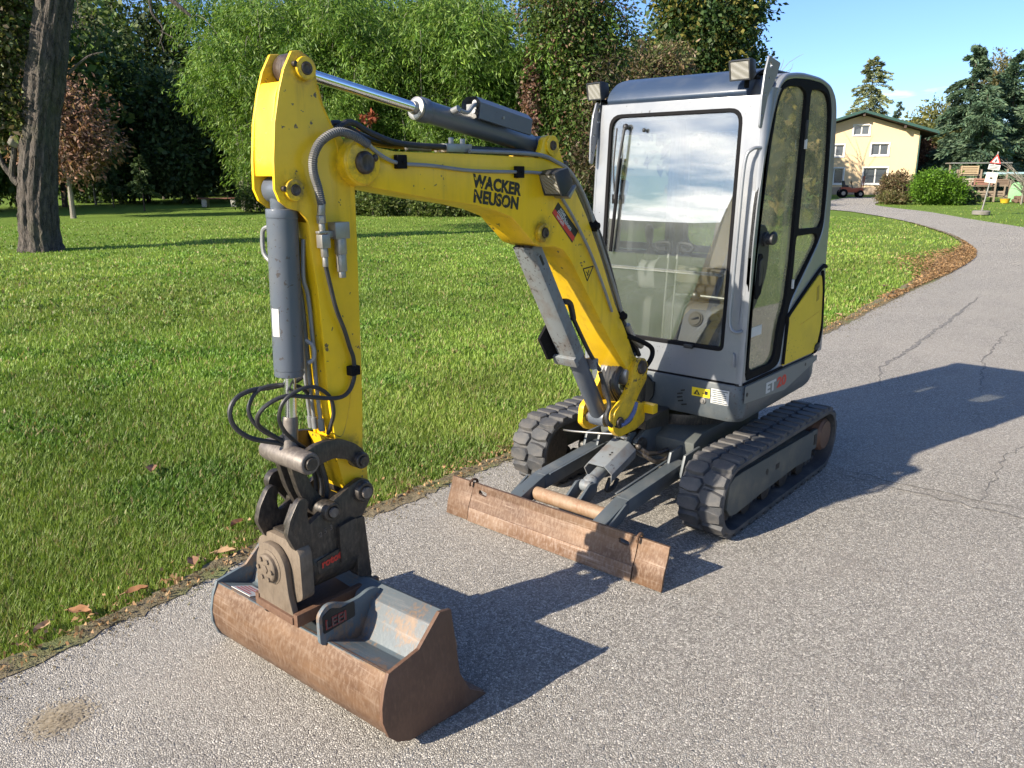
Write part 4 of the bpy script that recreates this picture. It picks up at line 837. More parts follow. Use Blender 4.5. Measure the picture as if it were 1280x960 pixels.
m = MB(); m.tube([(2.374, .118, 1.850), (2.334, .112, 1.826), (2.268, .105, 1.800), (2.20, .102, 1.790), (2.077, .101, 1.785), (1.875, .101, 1.768), (1.601, .101, 1.763), (1.50, .101, 1.76), (1.42, .100, 1.745), (1.33, .100, 1.66), (1.25, .100, 1.58), (1.18, .100, 1.50), (1.10, .100, 1.40), (1.0, .100, 1.25), (.92, .099, 1.12)], .0065, 8, 5); part(m, 'side_pipe', PIPE, boom, 0)
for x, z in ((2.222, 1.797), (1.606, 1.763)):
    m = MB(); m.box((x, .100, z), (.042, .022, .045)); m.cyl((x-.004, .110, z), (x-.004, .116, z), .007); part(m, 'hose_clamp', SEAL, boom)
for k, y in enumerate((-.05, -.02, .015, .05)):
    m = MB(); dz = .012*(k % 2)
    m.tube([(2.50, y, 1.82+dz), (2.40, y, 1.905+dz), (2.30, y, 1.875+dz), (2.18, y, 1.858), (1.95, y, 1.850), (1.70, y, 1.846), (1.46, y*.9, 1.838)], .0105, 8, 5); part(m, 'top_hose', HOSE, boom, 0)
m = MB(); m.box((1.90, .03, 1.848), (.13, .07, .03)); m.cyl((1.93, .05, 1.85), (1.93, .05, 1.885), .010); m.cyl((1.87, .05, 1.85), (1.87, .05, 1.882), .010); m.cyl((2.03, .04, 1.845), (2.14, .04, 1.848), .013); part(m, 'valve_block', ZINC, boom)
for k, y in enumerate((.074, .050)):
    m = MB(); m.tube([(1.86, y, 1.838), (1.60, y, 1.836), (1.46, .096-.02*k, 1.828), (1.36, .094-.02*k, 1.803), (1.262, .088-.02*k, 1.768), (1.15, .086-.02*k, 1.665), (1.05, .085-.02*k, 1.515), (.955, .085-.02*k, 1.355), (.86, .085-.02*k, 1.185), (.79, .085-.02*k, 1.06)], .0085, 8, 4); part(m, 'top_pipe', PIPE, boom, 0)
m = MB(); m.tube([(1.13, .07, 1.66), (1.04, .08, 1.52), (.98, .085, 1.42), (.90, .08, 1.28), (.82, .075, 1.13), (.74, .07, .99), (.66, .06, .93), (.58, .05, .84)], .012, 8, 5); part(m, 'black_hose', HOSE, boom, 0)
for x, z in ((1.066, 1.528), (.815, 1.083)):
    m = MB(); m.box((x, .078, z), (.035, .045, .04), Euler((0, -.6, 0))); m.cyl((x, .09, z), (x, .112, z), .016); part(m, 'pipe_clamp', SEAL, boom)
m = MB(); m.tube([(.76, .085, 1.03), (.70, .085, .955), (.62, .085, .90)], .016, 8, 3); part(m, 'pipe_fitting', ZINC, boom, 0)
m = MB(); m.prism(rnd([(.78, 1.04), (.70, 1.0), (.60, .86), (.66, .82), (.76, .96)], .02), -.04, .06); m.tube([(.76, .09, .975), (.68, .10, .945), (.565, .10, .895), (.53, .10, .86), (.545, .10, .82), (.61, .10, .785), (.66, .09, .81)], .013, 8, 4); part(m, 'hose_guide_loop', SEAL, boom, .004)
m = MB()
for k, y in enumerate((-.05, -.02, .01, .035, .055)):
    m.tube([(.64, y, .86), (.73+.01*k, y, .80), (.765+.012*k, y+.01, .72), (.74, y+.01, .64), (.66, y, .58)], .0145, 8, 4)
part(m, 'hose_bundle', HOSE, EX, 0)
m = MB(); m.lathe((.70, -.075, .765), (.70, .085, .765), [(0, .055), (.1, .06), (.9, .06), (1, .055)], 20); part(m, 'boom_foot_collar', ZINC, boom, .003)

# boom cylinder with its guard
a0 = V((1.452, 0, 1.520)); a1 = V((.852, 0, .560)); dx = (a1-a0).normalized()
def al(t): return a0+dx*t
LN = (a1-a0).length
m = MB(); m.lathe(al(.45), al(LN-.02), [(0, .030), (.02, .043), (.97, .043), (1, .034)], 26); m.cyl((.852, -.045, .560), (.852, .045, .560), .045); bcy = part(m, 'boom_cylinder', HYD, bevel=.002)
m = MB(); m.cyl(al(.03), al(.46), .021); part(m, 'boom_rod', CHROME, bcy, 0)
m = MB(); m.cyl((1.452, -.05, 1.520), (1.452, .05, 1.520), .038); m.cyl(al(0), al(.07), .028); part(m, 'rod_eye', STEEL, bcy, .003)
pz = V((-dx.z, 0, dx.x)); pz = pz if pz.x > 0 else -pz       # towards the front and below
m = MB(); sec = [(-.052, -.01), (-.052, .050), (-.040, .058), (.040, .058), (.052, .050), (.052, -.01), (.046, -.01), (.046, .046), (-.046, .046), (-.046, -.01)]
s0, s1 = al(.05), al(.70); n = len(sec)
m.add([s0+V((0, a, 0))+pz*b for a, b in sec]+[s1+V((0, a, 0))+pz*b for a, b in sec], [(i, (i+1) % n, (i+1) % n+n, i+n) for i in range(n)]); part(m, 'rod_guard', HYDL, bcy, 0)
m = MB(); q = al(.13); m.box(q+V((0, .0525, 0))+pz*.02, (.012, .003, .05), Matrix((dx, (0, 1, 0), pz)).transposed().to_3x3() @ Euler((0, PI/2, 0)).to_matrix()); m.build('guard_slot', BLKP, bcy)
m = MB(); q = al(.50)
m.add([q+V((0, y, 0))+pz*a+dx*b for y in (-.075, -.060) for a, b in ((.03, 0), (.11, .02), (.11, .15), (.03, .20))], [(0, 1, 2, 3), (7, 6, 5, 4), (0, 4, 5, 1), (1, 5, 6, 2), (2, 6, 7, 3), (3, 7, 4, 0)]); part(m, 'guard_flap', SEAL, bcy, .002)
m = MB(); m.box(al(.68)+pz*.07, (.05, .13, .02), Euler((0, -1.0, 0))); part(m, 'guard_bracket', HYDL, bcy)
m = MB(); m.tube([al(.52)+pz*-.05+V((0, .03, 0)), al(.44)+pz*-.065+V((0, .03, 0)), al(.40)+pz*-.03+V((0, .03, 0))], .014, 8, 4); m.tube([al(.52)+pz*-.05+V((0, .03, 0)), al(.72)+pz*-.055+V((0, .04, 0)), al(.85)+pz*-.06+V((0, .06, 0))], .010, 8, 4); m.tube([al(.86)+pz*-.055+V((0, .06, 0)), (.90, .085, .66), (.93, .09, .60), (.90, .10, .545), (.80, .11, .53), (.74, .115, .55), (.70, .10, .60)], .011, 8, 5); part(m, 'boom_cylinder_hose', HOSE, bcy, 0)
m = MB(); m.tube([(.84, .118, .535), (.77, .118, .545), (.72, .118, .58), (.69, .11, .62)], .012, 8, 4); part(m, 'blue_hose', BLUEH, bcy, 0)
m = MB(); m.box(al(.80)+pz*-.05+V((0, .035, 0)), (.04, .05, .05)); part(m, 'hose_fitting', HYDL, bcy)

# arm cylinder above the boom
a0 = V((2.550, 0, 2.065)); a1 = V((1.378, 0, 1.868)); dx = (a1-a0).normalized(); LN = (a1-a0).length
def al(t): return a0+dx*t
pz = V((0, 1, 0)).cross(dx); pz = pz if pz.z > 0 else -pz
m = MB(); m.lathe(al(.515), al(LN-.035), [(0, .040), (.012, .043), (.06, .043), (.065, .039), (.98, .039), (1, .034)], 28); m.cyl((1.378, -.05, 1.868), (1.378, .05, 1.868), .038); acy = part(m, 'arm_cylinder', HYD, bevel=.002)
m = MB(); m.lathe(al(.50), al(.514), [(0, .030), (.2, .0405), (1, .0405)], 26); m.lathe(al(.485), al(.50), [(0, .020), (1, .024)], 20); part(m, 'gland', ZINC, acy, .002)
m = MB(); m.cyl(al(.02), al(.51), .0185, n=24); part(m, 'arm_rod', CHROME, acy, 0)
m = MB(); m.lathe((2.550, -.046, 2.065), (2.550, .046, 2.065), [(0, .045), (.1, .048), (.9, .048), (1, .045)], 26); part(m, 'rod_eye', PINM, acy, 0)
m = MB(); b0, b1 = al(.765), al(1.075); sec = [(-.035, .025), (-.035, .085), (-.012, .100), (.035, .100), (.062, .078), (.062, .020), (.055, .018), (.055, .074), (.032, .093), (-.010, .093), (-.028, .080), (-.028, .025)]
n = len(sec); m.add([b0+V((0, a, 0))+pz*b for a, b in sec]+[b1+V((0, a, 0))+pz*b for a, b in sec], [(i, (i+1) % n, (i+1) % n+n, i+n) for i in range(n)]+[tuple(range(n, 2*n))]); bx_ = part(m, 'hose_cover', HYD, acy, 0)
m = MB(); m.box(b0+V((0, .01, 0))+pz*.05+dx*.012, (.006, .05, .05)); m.cyl(b0+V((0, .036, 0))+pz*.045-dx*.006, b0+V((0, .036, 0))+pz*.045+dx*.02, .009); m.cyl(b0+V((0, .036, 0))+pz*.075-dx*.006, b0+V((0, .036, 0))+pz*.075+dx*.02, .011); m.cyl(al(.90)+V((0, .060, 0))+pz*.05, al(.90)+V((0, .065, 0))+pz*.05, .006); part(m, 'cover_fitting', ZINC, acy, 0)
m = MB(); m.cyl(al(.655)+V((0, .03, 0))+pz*.02, al(.655)+V((0, .062, 0))+pz*.03, .012); m.tube([al(.655)+V((0, .055, 0))+pz*.03, al(.70)+V((0, .06, 0))+pz*.025, al(.735)+V((0, .052, 0))+pz*.055, al(.77)+V((0, .036, 0))+pz*.074], .008, 8, 4); part(m, 'cylinder_pipe', PIPE, acy, 0)

# arm
AY0, AY1 = -.058, .066; sxa = -.012
apoly = [(2.611, 2.108), (2.642, 2.055), (2.664, 1.993), (2.686, 1.905), (2.699, 1.799), (2.703, 1.714), (2.689, 1.679), (2.66, 1.658), (2.618, 1.647), (2.592, 1.613), (2.587, 1.509), (2.574, 1.40), (2.566, 1.24), (2.561, 1.08), (2.549, .94), (2.54, .86), (2.50, .72), (2.49, .67), (2.455, .655), (2.425, .68), (2.420, .76), (2.429, .845), (2.422, .942), (2.416, 1.10), (2.414, 1.205), (2.410, 1.376), (2.406, 1.534), (2.404, 1.68), (2.402, 1.74), (2.425, 1.83), (2.444, 1.867), (2.480, 1.907), (2.509, 1.958), (2.524, 2.009), (2.530, 2.06), (2.541, 2.092), (2.579, 2.112)]
apoly = [(x+sxa, z) for x, z in apoly]
upper = [p for p in apoly if p[1] > 1.52]+[]
m = MB(); m.prism(apoly, AY1-.013, AY1); m.prism(apoly, AY0, AY0+.013)
arm = part(m, 'arm', YEL, bevel=.004)
# box between the cheeks: front wall set back between the two cylinder slots, lower box
m = MB(); m.prism([(2.640, 2.022), (2.656, 1.985), (2.673, 1.905), (2.683, 1.80), (2.684, 1.752), (2.60, 1.76), (2.45, 1.84), (2.50, 1.93), (2.53, 1.97), (2.57, 2.005)], AY0+.0135, AY1-.0135); part(m, 'front_web', YEL, arm, .004)
m = MB(); m.prism([(x*1.0-(.006 if x > 2.5 else -.004), z) for x, z in apoly if z < 1.62 and z > .70]+[(2.43, 1.70), (2.55, 1.68)][:0], AY0+.0135, AY1-.0135); part(m, 'lower_box', YEL, arm, .004)
m = MB(); m.prism([(2.41, 1.60), (2.41, 1.78), (2.46, 1.86), (2.48, 1.86), (2.44, 1.76), (2.44, 1.60)], AY0+.0135, AY1-.0135); part(m, 'back_web', YEL, arm)
m = MB(); pin(m, (2.561, 2.062), .034, AY1-.005, AY1+.016); pin(m, (2.561, 2.062), .034, AY0-.016, AY0+.005); pin(m, (2.629, 1.712), .033, AY1-.005, AY1+.016); pin(m, (2.629, 1.712), .033, AY0-.016, AY0+.005); part(m, 'arm_boss', YEL, arm, .002)
m = MB(); pin(m, (2.561, 2.062), .020, AY0-.02, AY1+.020); pin(m, (2.629, 1.712), .018, AY0-.02, AY1+.020)
for x, z in ((2.596, 2.072), (2.664, 1.716)): m.cyl((x, AY1, z), (x, AY1+.014, z), .0085, n=8); 
m.cyl((2.600, AY1, 1.712), (2.600, AY1+.01, 1.712), .007, n=8); part(m, 'arm_pin', PINM, arm, .001)
m = MB(); m.tube([(2.515, AY1, 2.02), (2.50, AY1, 1.96), (2.47, AY1, 1.90), (2.45, AY1, 1.82), (2.445, AY1, 1.74)], .003, 5, 4); m.tube([(2.545, AY1, .92), (2.50, AY1, .90), (2.46, AY1, 1.02), (2.455, AY1, 1.12)], .0022, 5, 4); part(m, 'weld_seam', YELD, arm, 0)
m = MB(); m.prism([(2.55, .90), (2.51, .73), (2.48, .66), (2.44, .65), (2.405, .69), (2.405, .80), (2.44, .84), (2.50, .88)], AY0-.002, AY1+.002); part(m, 'arm_tip', YELD, arm, 0)
# pipes down the front face of the arm
for k, y in enumerate((-.035, -.012, .025)):
    m = MB(); m.tube([(2.575, y, 1.56), (2.585, y, 1.44), (2.572, y, 1.38), (2.566, y, 1.25), (2.563, y, 1.08), (2.556, y, .95)], .007, 8, 4); m.cyl((2.556, y, .96), (2.553, y, .92), .011); part(m, 'arm_pipe', PIPE, arm, 0)
m = MB(); m.tube([(2.60, -.03, 1.66), (2.575, -.05, 1.58), (2.575, -.048, 1.50)], .012, 8, 4); m.cyl((2.575, -.048, 1.50), (2.577, -.048, 1.45), .013); m.tube([(2.577, -.048, 1.45), (2.60, -.065, 1.30), (2.615, -.06, 1.18), (2.61, -.05, 1.14)], .009, 8, 4); part(m, 'arm_hose', HOSE, arm, 0)
# couplings on the near cheek
m = MB(); y = AY1+.025
m.cyl((2.548, y+.003, 1.672), (2.551, y+.002, 1.635), .0125); m.cyl((2.551, y, 1.635), (2.550, y, 1.61), .015, n=6); m.cyl((2.550, y, 1.61), (2.548, y, 1.585), .010); m.box((2.548, y, 1.583), (.040, .02, .008)); m.box((2.547, y, 1.555), (.032, .03, .042)); m.cyl((2.546, y, 1.535), (2.545, y, 1.505), .012, n=6); m.cyl((2.545, y, 1.505), (2.545, y, 1.475), .009); part(m, 'hose_coupling', ZINC, arm, .002)
m = MB(); m.box((2.482, y-.004, 1.585), (.056, .04, .052)); m.box((2.515, y-.008, 1.575), (.03, .02, .02)); m.cyl((2.482, y, 1.56), (2.482, y, 1.51), .019); m.cyl((2.482, y, 1.51), (2.482, y, 1.455), .0165); m.cyl((2.482, y, 1.455), (2.482, y, 1.435), .012); part(m, 'valve_coupling', ZINC, arm, .002)
m = MB(); m.tube([(2.545, y, 1.48), (2.533, y, 1.42), (2.514, y, 1.336), (2.483, y-.005, 1.263), (2.461, y-.01, 1.20), (2.448, y-.01, 1.158), (2.449, y-.01, 1.096), (2.478, y-.01, 1.048), (2.534, y-.005, 1.040), (2.63, .075, 1.063), (2.70, .055, 1.078), (2.755, .04, 1.062), (2.782, .02, 1.030), (2.775, .0, .99), (2.735, -.01, .95), (2.68, .0, .905), (2.62, .02, .87)], .0072, 8, 5); part(m, 'tilt_hose', HOSE, arm, 0)
m = MB(); m.box((2.449, AY1+.012, 1.118), (.038, .03, .032)); m.cyl((2.449, AY1+.02, 1.118), (2.449, AY1+.03, 1.118), .007, n=6); part(m, 'hose_clamp', SEAL, arm)
m = MB(); m.tube([(2.545, -.04, 1.12), (2.586, -.05, 1.088), (2.68, -.05, 1.085), (2.76, -.05, 1.090), (2.815, -.05, 1.075), (2.840, -.05, 1.035), (2.830, -.045, .985), (2.785, -.03, .940), (2.70, -.01, .905), (2.62, .01, .87)], .0082, 8, 5); part(m, 'tilt_hose', HOSE, arm, 0)
m = MB(); m.tube([(2.545, .045, .91), (2.535, .07, .985), (2.552, .075, 1.05), (2.608, .075, 1.092), (2.665, .07, 1.092), (2.715, .06, 1.063), (2.727, .045, 1.008), (2.698, .03, .950), (2.645, .02, .895), (2.60, .02, .86)], .0068, 8, 5); part(m, 'tilt_hose', HOSE, arm, 0)
m = MB(); m.tube([(2.56, -.02, 1.03), (2.60, -.02, 1.075), (2.68, -.03, 1.095), (2.74, -.045, 1.085), (2.775, -.05, 1.03), (2.755, -.04, .97), (2.70, -.02, .92), (2.63, 0, .875)], .0068, 8, 5); part(m, 'tilt_hose', HOSE, arm, 0)
m = MB()
for k, y in enumerate((-.02, .01, .04)): m.tube([(2.61-.01*k, y, .865), (2.575, y, .80), (2.56, y, .73), (2.565, y, .66)], .009, 8, 4)
part(m, 'tilt_supply_hose', HOSE, arm, 0)

# bucket cylinder
m = MB(); m.lathe((2.629, 0, 1.655), (2.648, 0, 1.124), [(0, .046), (.004, .0495), (.05, .0495), (.055, .048), (.955, .048), (.96, .0465), (.995, .0465), (1, .04)], 30); m.cyl((2.629, 0, 1.712), (2.629, 0, 1.65), .034); m.cyl((2.629, -.04, 1.712), (2.629, .04, 1.712), .042); kc = part(m, 'bucket_cylinder', HYD, bevel=.002)
m = MB(); m.cyl((2.648, 0, 1.13), (2.657, 0, .98), .022, n=22); part(m, 'bucket_rod', CHROME, kc, 0)
m = MB(); m.lathe((2.657, 0, .99), (2.668, 0, .86), [(0, .023), (.1, .026), (.7, .026), (1, .036)], 22); part(m, 'rod_end', STEEL, kc, .002)
m = MB(); m.box((2.700, .012, 1.30), (.002, .034, .085)); 
lab = MB()
vs = []; 
for k in range(7):
    g = -.15+.62*k/6
    for z in (1.262, 1.350): cx_ = 2.629+(1.655-z)*.0358; vs.append((cx_+.0487*math.cos(g), .0487*math.sin(g), z))
lab.add(vs, [(2*k, 2*k+2, 2*k+3, 2*k+1) for k in range(6)]); part(lab, 'part_label', WHITE, kc, 0)
m = MB(); m.tube([(2.655, -.040, 1.60), (2.660, -.066, 1.585), (2.662, -.068, 1.52), (2.655, -.042, 1.49)], .007, 8, 4); m.tube([(2.60, .035, 1.24), (2.585, .052, 1.22), (2.585, .052, 1.18), (2.60, .04, 1.165)], .007, 8, 4); part(m, 'cylinder_pipe', PIPE, kc, 0)

# tipping links
lk = [(2.690, .885), (2.634, .905), (2.578, .908), (2.521, .895), (2.472, .868), (2.437, .835), (2.424, .795), (2.448, .768), (2.480, .785), (2.503, .818), (2.566, .840), (2.615, .834), (2.648, .820), (2.684, .826), (2.712, .858)]
m = MB(); lk = rnd(lk, .015, 3); m.prism(lk, .075, .098); m.prism(lk, -.090, -.067); tl = part(m, 'tipping_link', DARKST, bevel=.005)
m = MB(); pin(m, (2.674, .857), .038, -.115, .122); m.lathe((2.674, -.125, .857), (2.674, -.03, .857), [(0, .033), (.05, .036), (1, .036)], 22); m.lathe((2.674, .03, .857), (2.674, .075, .857), [(0, .034), (1, .036)], 22); part(m, 'link_tube', STEEL, tl, .002)
m = MB(); pin(m, (2.674, .857), .021, .12, .132); pin(m, (2.458, .805), .029, -.105, .118); pin(m, (2.458, .805), .017, .11, .124); part(m, 'link_pin', DARKST, tl, .002)
hl = rnd([(2.70, .84), (2.655, .835), (2.62, .74), (2.575, .68), (2.56, .645), (2.60, .625), (2.64, .66), (2.675, .74)], .02)
m = MB(); m.prism(hl, .018, .046); m.prism(hl, -.050, -.022); m.lathe((2.655, -.14, .735), (2.655, -.105, .735), [(0, .034), (.1, .038), (1, .038)], 22); m.prism(rnd([(2.69, .76), (2.62, .77), (2.56, .66), (2.60, .62), (2.66, .70)], .02), -.135, -.11); part(m, 'short_link', DARKST, bevel=.004)
# quick coupler
cp = [(2.682, .640), (2.581, .694), (2.508, .724), (2.464, .738), (2.427, .724), (2.411, .688), (2.425, .650), (2.470, .590), (2.492, .525), (2.500, .47), (2.62, .45), (2.70, .52), (2.745, .575), (2.768, .630), (2.752, .682), (2.718, .735), (2.695, .742), (2.676, .722), (2.688, .685)]
cp = rnd(cp, .012, 3)
m = MB(); m.prism(cp, .078, .102); m.prism(cp, -.094, -.070); qc = part(m, 'quick_coupler', DARKST, bevel=.005)
m = MB(); pin(m, (2.459, .692), .037, -.12, .124); pin(m, (2.596, .662), .034, -.11, .118); part(m, 'coupler_boss', DARKST, qc, .002)
m = MB(); pin(m, (2.459, .692), .020, .12, .134); pin(m, (2.596, .662), .017, .115, .126); part(m, 'coupler_pin', STEEL, qc, .001)
m = MB(); m.prism(rnd([(2.50, .61), (2.50, .48), (2.575, .46), (2.575, .60)], .01), .1, .118); m.prism(rnd([(2.715, .72), (2.752, .65), (2.735, .62), (2.70, .68)], .01), .055, .104); part(m, 'coupler_wedge', DARKST, qc, .003)
m = MB(); m.prism([(2.72, .60), (2.48, .60), (2.49, .50), (2.72, .50)], -.068, .077); part(m, 'coupler_body', DARKST, qc, .01)
for i, (a, b) in enumerate(((2.648, .598), (2.628, .603), (2.604, .608))):
    text('253'[i], .026, STEEL, qc, 'stamped_digit', (a, .103, b-.015), (-1, 0, .15), (0, 0, 1), .0008, 0)
# tilt motor: round body along the machine's axis between two end plates
m = MB(); m.lathe((2.48, .01, .475), (2.728, .01, .475), [(0, .085), (.04, .100), (.80, .100), (.86, .108), (1, .108)], 34); tm = part(m, 'tilt_motor', DARKST, bevel=.003)
m = MB(); m.prism(rnd([(-.128, .395), (-.128, .545), (-.06, .592), (.08, .592), (.118, .56), (.118, .395), (.06, .36), (-.06, .36)], .02), 2.69, 2.7395, 0); part(m, 'end_cap', BEIGE, tm, .004)
text('rototilt', .038, REDP, tm, 'motor_lettering', (2.652, .112, .475), (-1, 0, .12), (0, 0, 1), .0006, .0015)
m = MB(); m.prism(rnd([(2.668, .505), (2.665, .455), (2.535, .475), (2.535, .525)], .006), .1045, .1105); part(m, 'motor_nameplate', DARKST, tm, 0)
m = MB(); m.prism(rnd([(-.105, .50), (-.06, .565), (.02, .565), (.065, .52), (.075, .40), (.105, .305), (-.115, .315)], .03, 4), 2.742, 2.765, 0); m.prism(rnd([(-.105, .50), (-.06, .565), (.02, .565), (.065, .52), (.075, .40), (.115, .305), (-.115, .315)], .03, 4), 2.43, 2.452, 0); cr = part(m, 'tilt_cradle', BEIGE, tm, .004)
m = MB(); m.lathe((2.76, -.022, .480), (2.784, -.022, .480), [(0, .060), (.3, .062), (.35, .050), (.8, .050), (1, .044)], 26); m.cyl((2.78, -.022, .48), (2.788, -.022, .48), .016, n=6); part(m, 'tilt_flange', BEIGE, tm, .002)
for k in range(6):
    g = k*PI/3; m = MB(); m.cyl((2.766, -.022+.037*math.cos(g), .48+.037*math.sin(g)), (2.790, -.022+.037*math.cos(g), .48+.037*math.sin(g)), .0085, n=6); part(m, 'flange_bolt', BEIGE, tm, 0)
m = MB(); m.box((2.595, .0, .325), (.36, .205, .028)); m.box((2.595, .112, .330), (.35, .022, .045)); m.box((2.595, -.115, .330), (.35, .022, .045)); part(m, 'cradle_base', RUSTD, tm, .003)
m = MB(); m.prism(rnd([(2.50, .38), (2.50, .60), (2.46, .60), (2.44, .36)], .01), .06, .108); part(m, 'rear_cheek', DARKST, tm, .004)

# ---- wide ditching bucket
tilt = Matrix.Translation((2.6, 0, .2)) @ Euler((rad(2.4), 0, 0)).to_matrix().to_4x4() @ Matrix.Translation((-2.6, 0, -.2))
y0b, y1b = -.468, .515
shell = [(2.722, .262), (2.748, .215), (2.760, .16), (2.755, .10), (2.735, .055), (2.70, .022), (2.655, .006), (2.60, .004), (2.52, -.002), (2.44, -.012), (2.36, -.022), (2.305, -.028)]
m = MB(); inner = [(x-.012 if z > .05 else x, z+.012 if z <= .05 else z) for x, z in shell]
m.prism(shell+inner[::-1], y0b, y1b); m.xf(tilt); bk = part(m, 'bucket', RUST, bevel=0, ang=50)
m = MB(); topp = [(2.724, .266), (2.722, .252), (2.60, .205), (2.575, .207), (2.515, .318), (2.470, .345), (2.452, .335), (2.430, .205), (2.418, .205), (2.440, .345), (2.468, .361), (2.525, .333), (2.584, .222), (2.60, .219)]
m.prism(topp, y0b+.001, y1b-.001); m.xf(tilt); bt = part(m, 'bucket_back', BUCK, bk, .002, ang=25)
sp_ = [(2.727, .272), (2.600, .292), (2.503, .378), (2.452, .366), (2.444, .285), (2.428, .12), (2.385, .035), (2.305, -.022), (2.30, -.036), (2.40, -.024), (2.60, -.004), (2.66, .0), (2.712, .025), (2.745, .06), (2.764, .12), (2.762, .17), (2.748, .225)]
for y, s in ((y1b, 1), (y0b, -1)):
    m = MB(); m.prism(sp_, y-.0005, y+s*.014) if s > 0 else m.prism(sp_, y-.014, y+.0005); m.xf(tilt); part(m, 'side_plate', RUSTD if s > 0 else BUCK, bk, .002)
m = MB(); m.prism([(2.36, -.012), (2.295, -.026), (2.295, -.038), (2.36, -.030)], y0b-.014, y1b+.014); m.xf(tilt); part(m, 'cutting_lip', RUSTD, bk, .002)
# mounting ears welded to the back
er = rnd([(2.748, .268), (2.748, .375), (2.715, .402), (2.684, .398), (2.63, .372), (2.58, .372), (2.54, .385), (2.50, .378), (2.475, .345), (2.52, .31), (2.59, .21), (2.66, .24)], .018)
for y in (.205, -.115):
    m = MB(); m.prism(er, y-.008, y+.008); e_ = part(m, 'mounting_ear', BUCK, bk, .002)
    if y > 0:
        m = MB(); m.prism(rnd([(2.735, .370), (2.735, .305), (2.605, .315), (2.605, .372), (2.66, .368), (2.70, .385)], .008), y+.0085, y+.0105); part(m, 'logo_plate', BLKP, bk, 0)
        text('LEEI', .050, REDD, bk, 'raised_lettering', (2.728, y+.011, .318), (-1, 0, .02), (0, 0, 1), .0015, .001, 1.0, 1.02); text('LEEI', .042, STEEL, bk, 'raised_lettering', (2.726, y+.0128, .320), (-1, 0, .02), (0, 0, 1), .0008, -.0006, 1.06, 1.04)
m = MB(); m.prism(rnd([(2.735, .26), (2.735, .34), (2.70, .345), (2.63, .24)], .01), -.14, -.13); part(m, 'ear_gusset', BUCK, bk)
# maker's plate lying on the back sheet
def bp2(x, y, o=0): 
    z = .252+(x-2.722)*(.252-.205)/.122+.0155+o; return tilt @ V((x, y, z))
m = MB(); c = [bp2(2.708, -.40), bp2(2.708, -.27), bp2(2.625, -.27), bp2(2.625, -.40)]; m.add(c+[p+V((0, 0, .003)) for p in c], [(3, 2, 1, 0), (4, 5, 6, 7)]+[(i, (i+1) % 4, (i+1) % 4+4, i+4) for i in range(4)]); mp_ = part(m, 'maker_plate', WHITE, bk, 0)
m = MB()
for k in range(4):
    x = 2.695-.016*k; c = [bp2(x, -.39, .0038), bp2(x, -.29-.03*(k % 2), .0038), bp2(x-.006, -.29-.03*(k % 2), .0038), bp2(x-.006, -.39, .0038)]; m.add(c, [(0, 1, 2, 3)])
m.build('plate_print', REDP, bk)

def fix_depth(root):
    for p_ in list(root.children):
        for s_ in list(p_.children):
            if s_.children: s_.parent = root
fix_depth(EX); fix_depth(EX)

def split_islands(o, dmin=.05, most=14):
    """separate pieces of one mesh become parts of their own"""
    me = o.data; bm = bmesh.new(); bm.from_mesh(me); bm.verts.ensure_lookup_table(); seen = {}; isl = []
    for v in bm.verts:
        if v.index in seen: continue
        st_ = [v]; seen[v.index] = len(isl); cur = []
        while st_:
            a = st_.pop(); cur.append(a.index)
            for e in a.link_edges:
                b = e.other_vert(a)
                if b.index not in seen: seen[b.index] = len(isl); st_.append(b)
        isl.append(cur)
    bm.free()
    if len(isl) < 2 or len(isl) > most: return
    co = np.array([v.co[:] for v in me.vertices]); big = [i for i, c in enumerate(isl) if np.linalg.norm(co[c].max(0)-co[c].min(0)) > dmin]
    if len(big) < 2: return
    for i in range(len(isl)):
        if i not in big:                       # a small fitting stays with the nearest large piece
            c0 = co[isl[i]].mean(0); j = min(big, key=lambda b: np.abs(co[isl[b]]-c0).sum(1).min())
            for k in isl[i]: seen[k] = j
    for n_, b in enumerate(big):
        bm = bmesh.new(); bm.from_mesh(me); bm.verts.ensure_lookup_table(); bmesh.ops.delete(bm, geom=[v for v in bm.verts if seen[v.index] != b], context='VERTS')
        nm = me.copy() if n_ else bpy.data.meshes.new(o.name.split('.')[0]); bm.to_mesh(nm); bm.free()
        if n_ == 0: [nm.materials.append(x) for x in me.materials]; first = nm
        else: q = bpy.data.objects.new(o.name.split('.')[0], nm); link(q, o.parent)
    o.data = first
KEEP = ('lettering', 'print', 'symbol', 'digit', 'stencil', 'vent_slot', 'rubber_track', 'tread_lug', 'bundle', 'coupling', 'fitting', 'weld', 'sticker', 'triangle', 'bolt', 'hole', 'lamp', 'chassis', 'lever', 'joystick')
for p_ in list(EX.children):
    for o_ in [p_]+list(p_.children):
        if o_.type == 'MESH' and not any(k in o_.name for k in KEEP): split_islands(o_)
# ================================================================ background
def ray_pt(px, py, d): return CAM+(F*996.4+R*(px-640)-U*(py-480))/996.4*d
BARK, t_, b_ = new_mat('rough_bark')
n1 = noise(t_, 15, 5, .6, dist=.8, stretch=(1, 1, .22)); n2 = noise(t_, 60, 4, .6, stretch=(1, 1, .5)); n3 = noise(t_, 1.3, 3)
c_ = mixc(t_, ramp(t_, n1, .38, .62), (.018, .014, .011), (.115, .092, .074)); c_ = mixc(t_, mth(t_, 'MULTIPLY', ramp(t_, n2, .4, .7), .5), c_, (.19, .165, .14)); c_ = mixc(t_, mth(t_, 'MULTIPLY', ramp(t_, n3, .5, .7), .35), c_, (.10, .11, .05))
t_.links.new(c_, b_.inputs['Base Color']); b_.inputs['Roughness'].default_value = .9; bump(t_, b_, mth(t_, 'ADD', n1, mth(t_, 'MULTIPLY', n2, .3)), 1.0, .09)
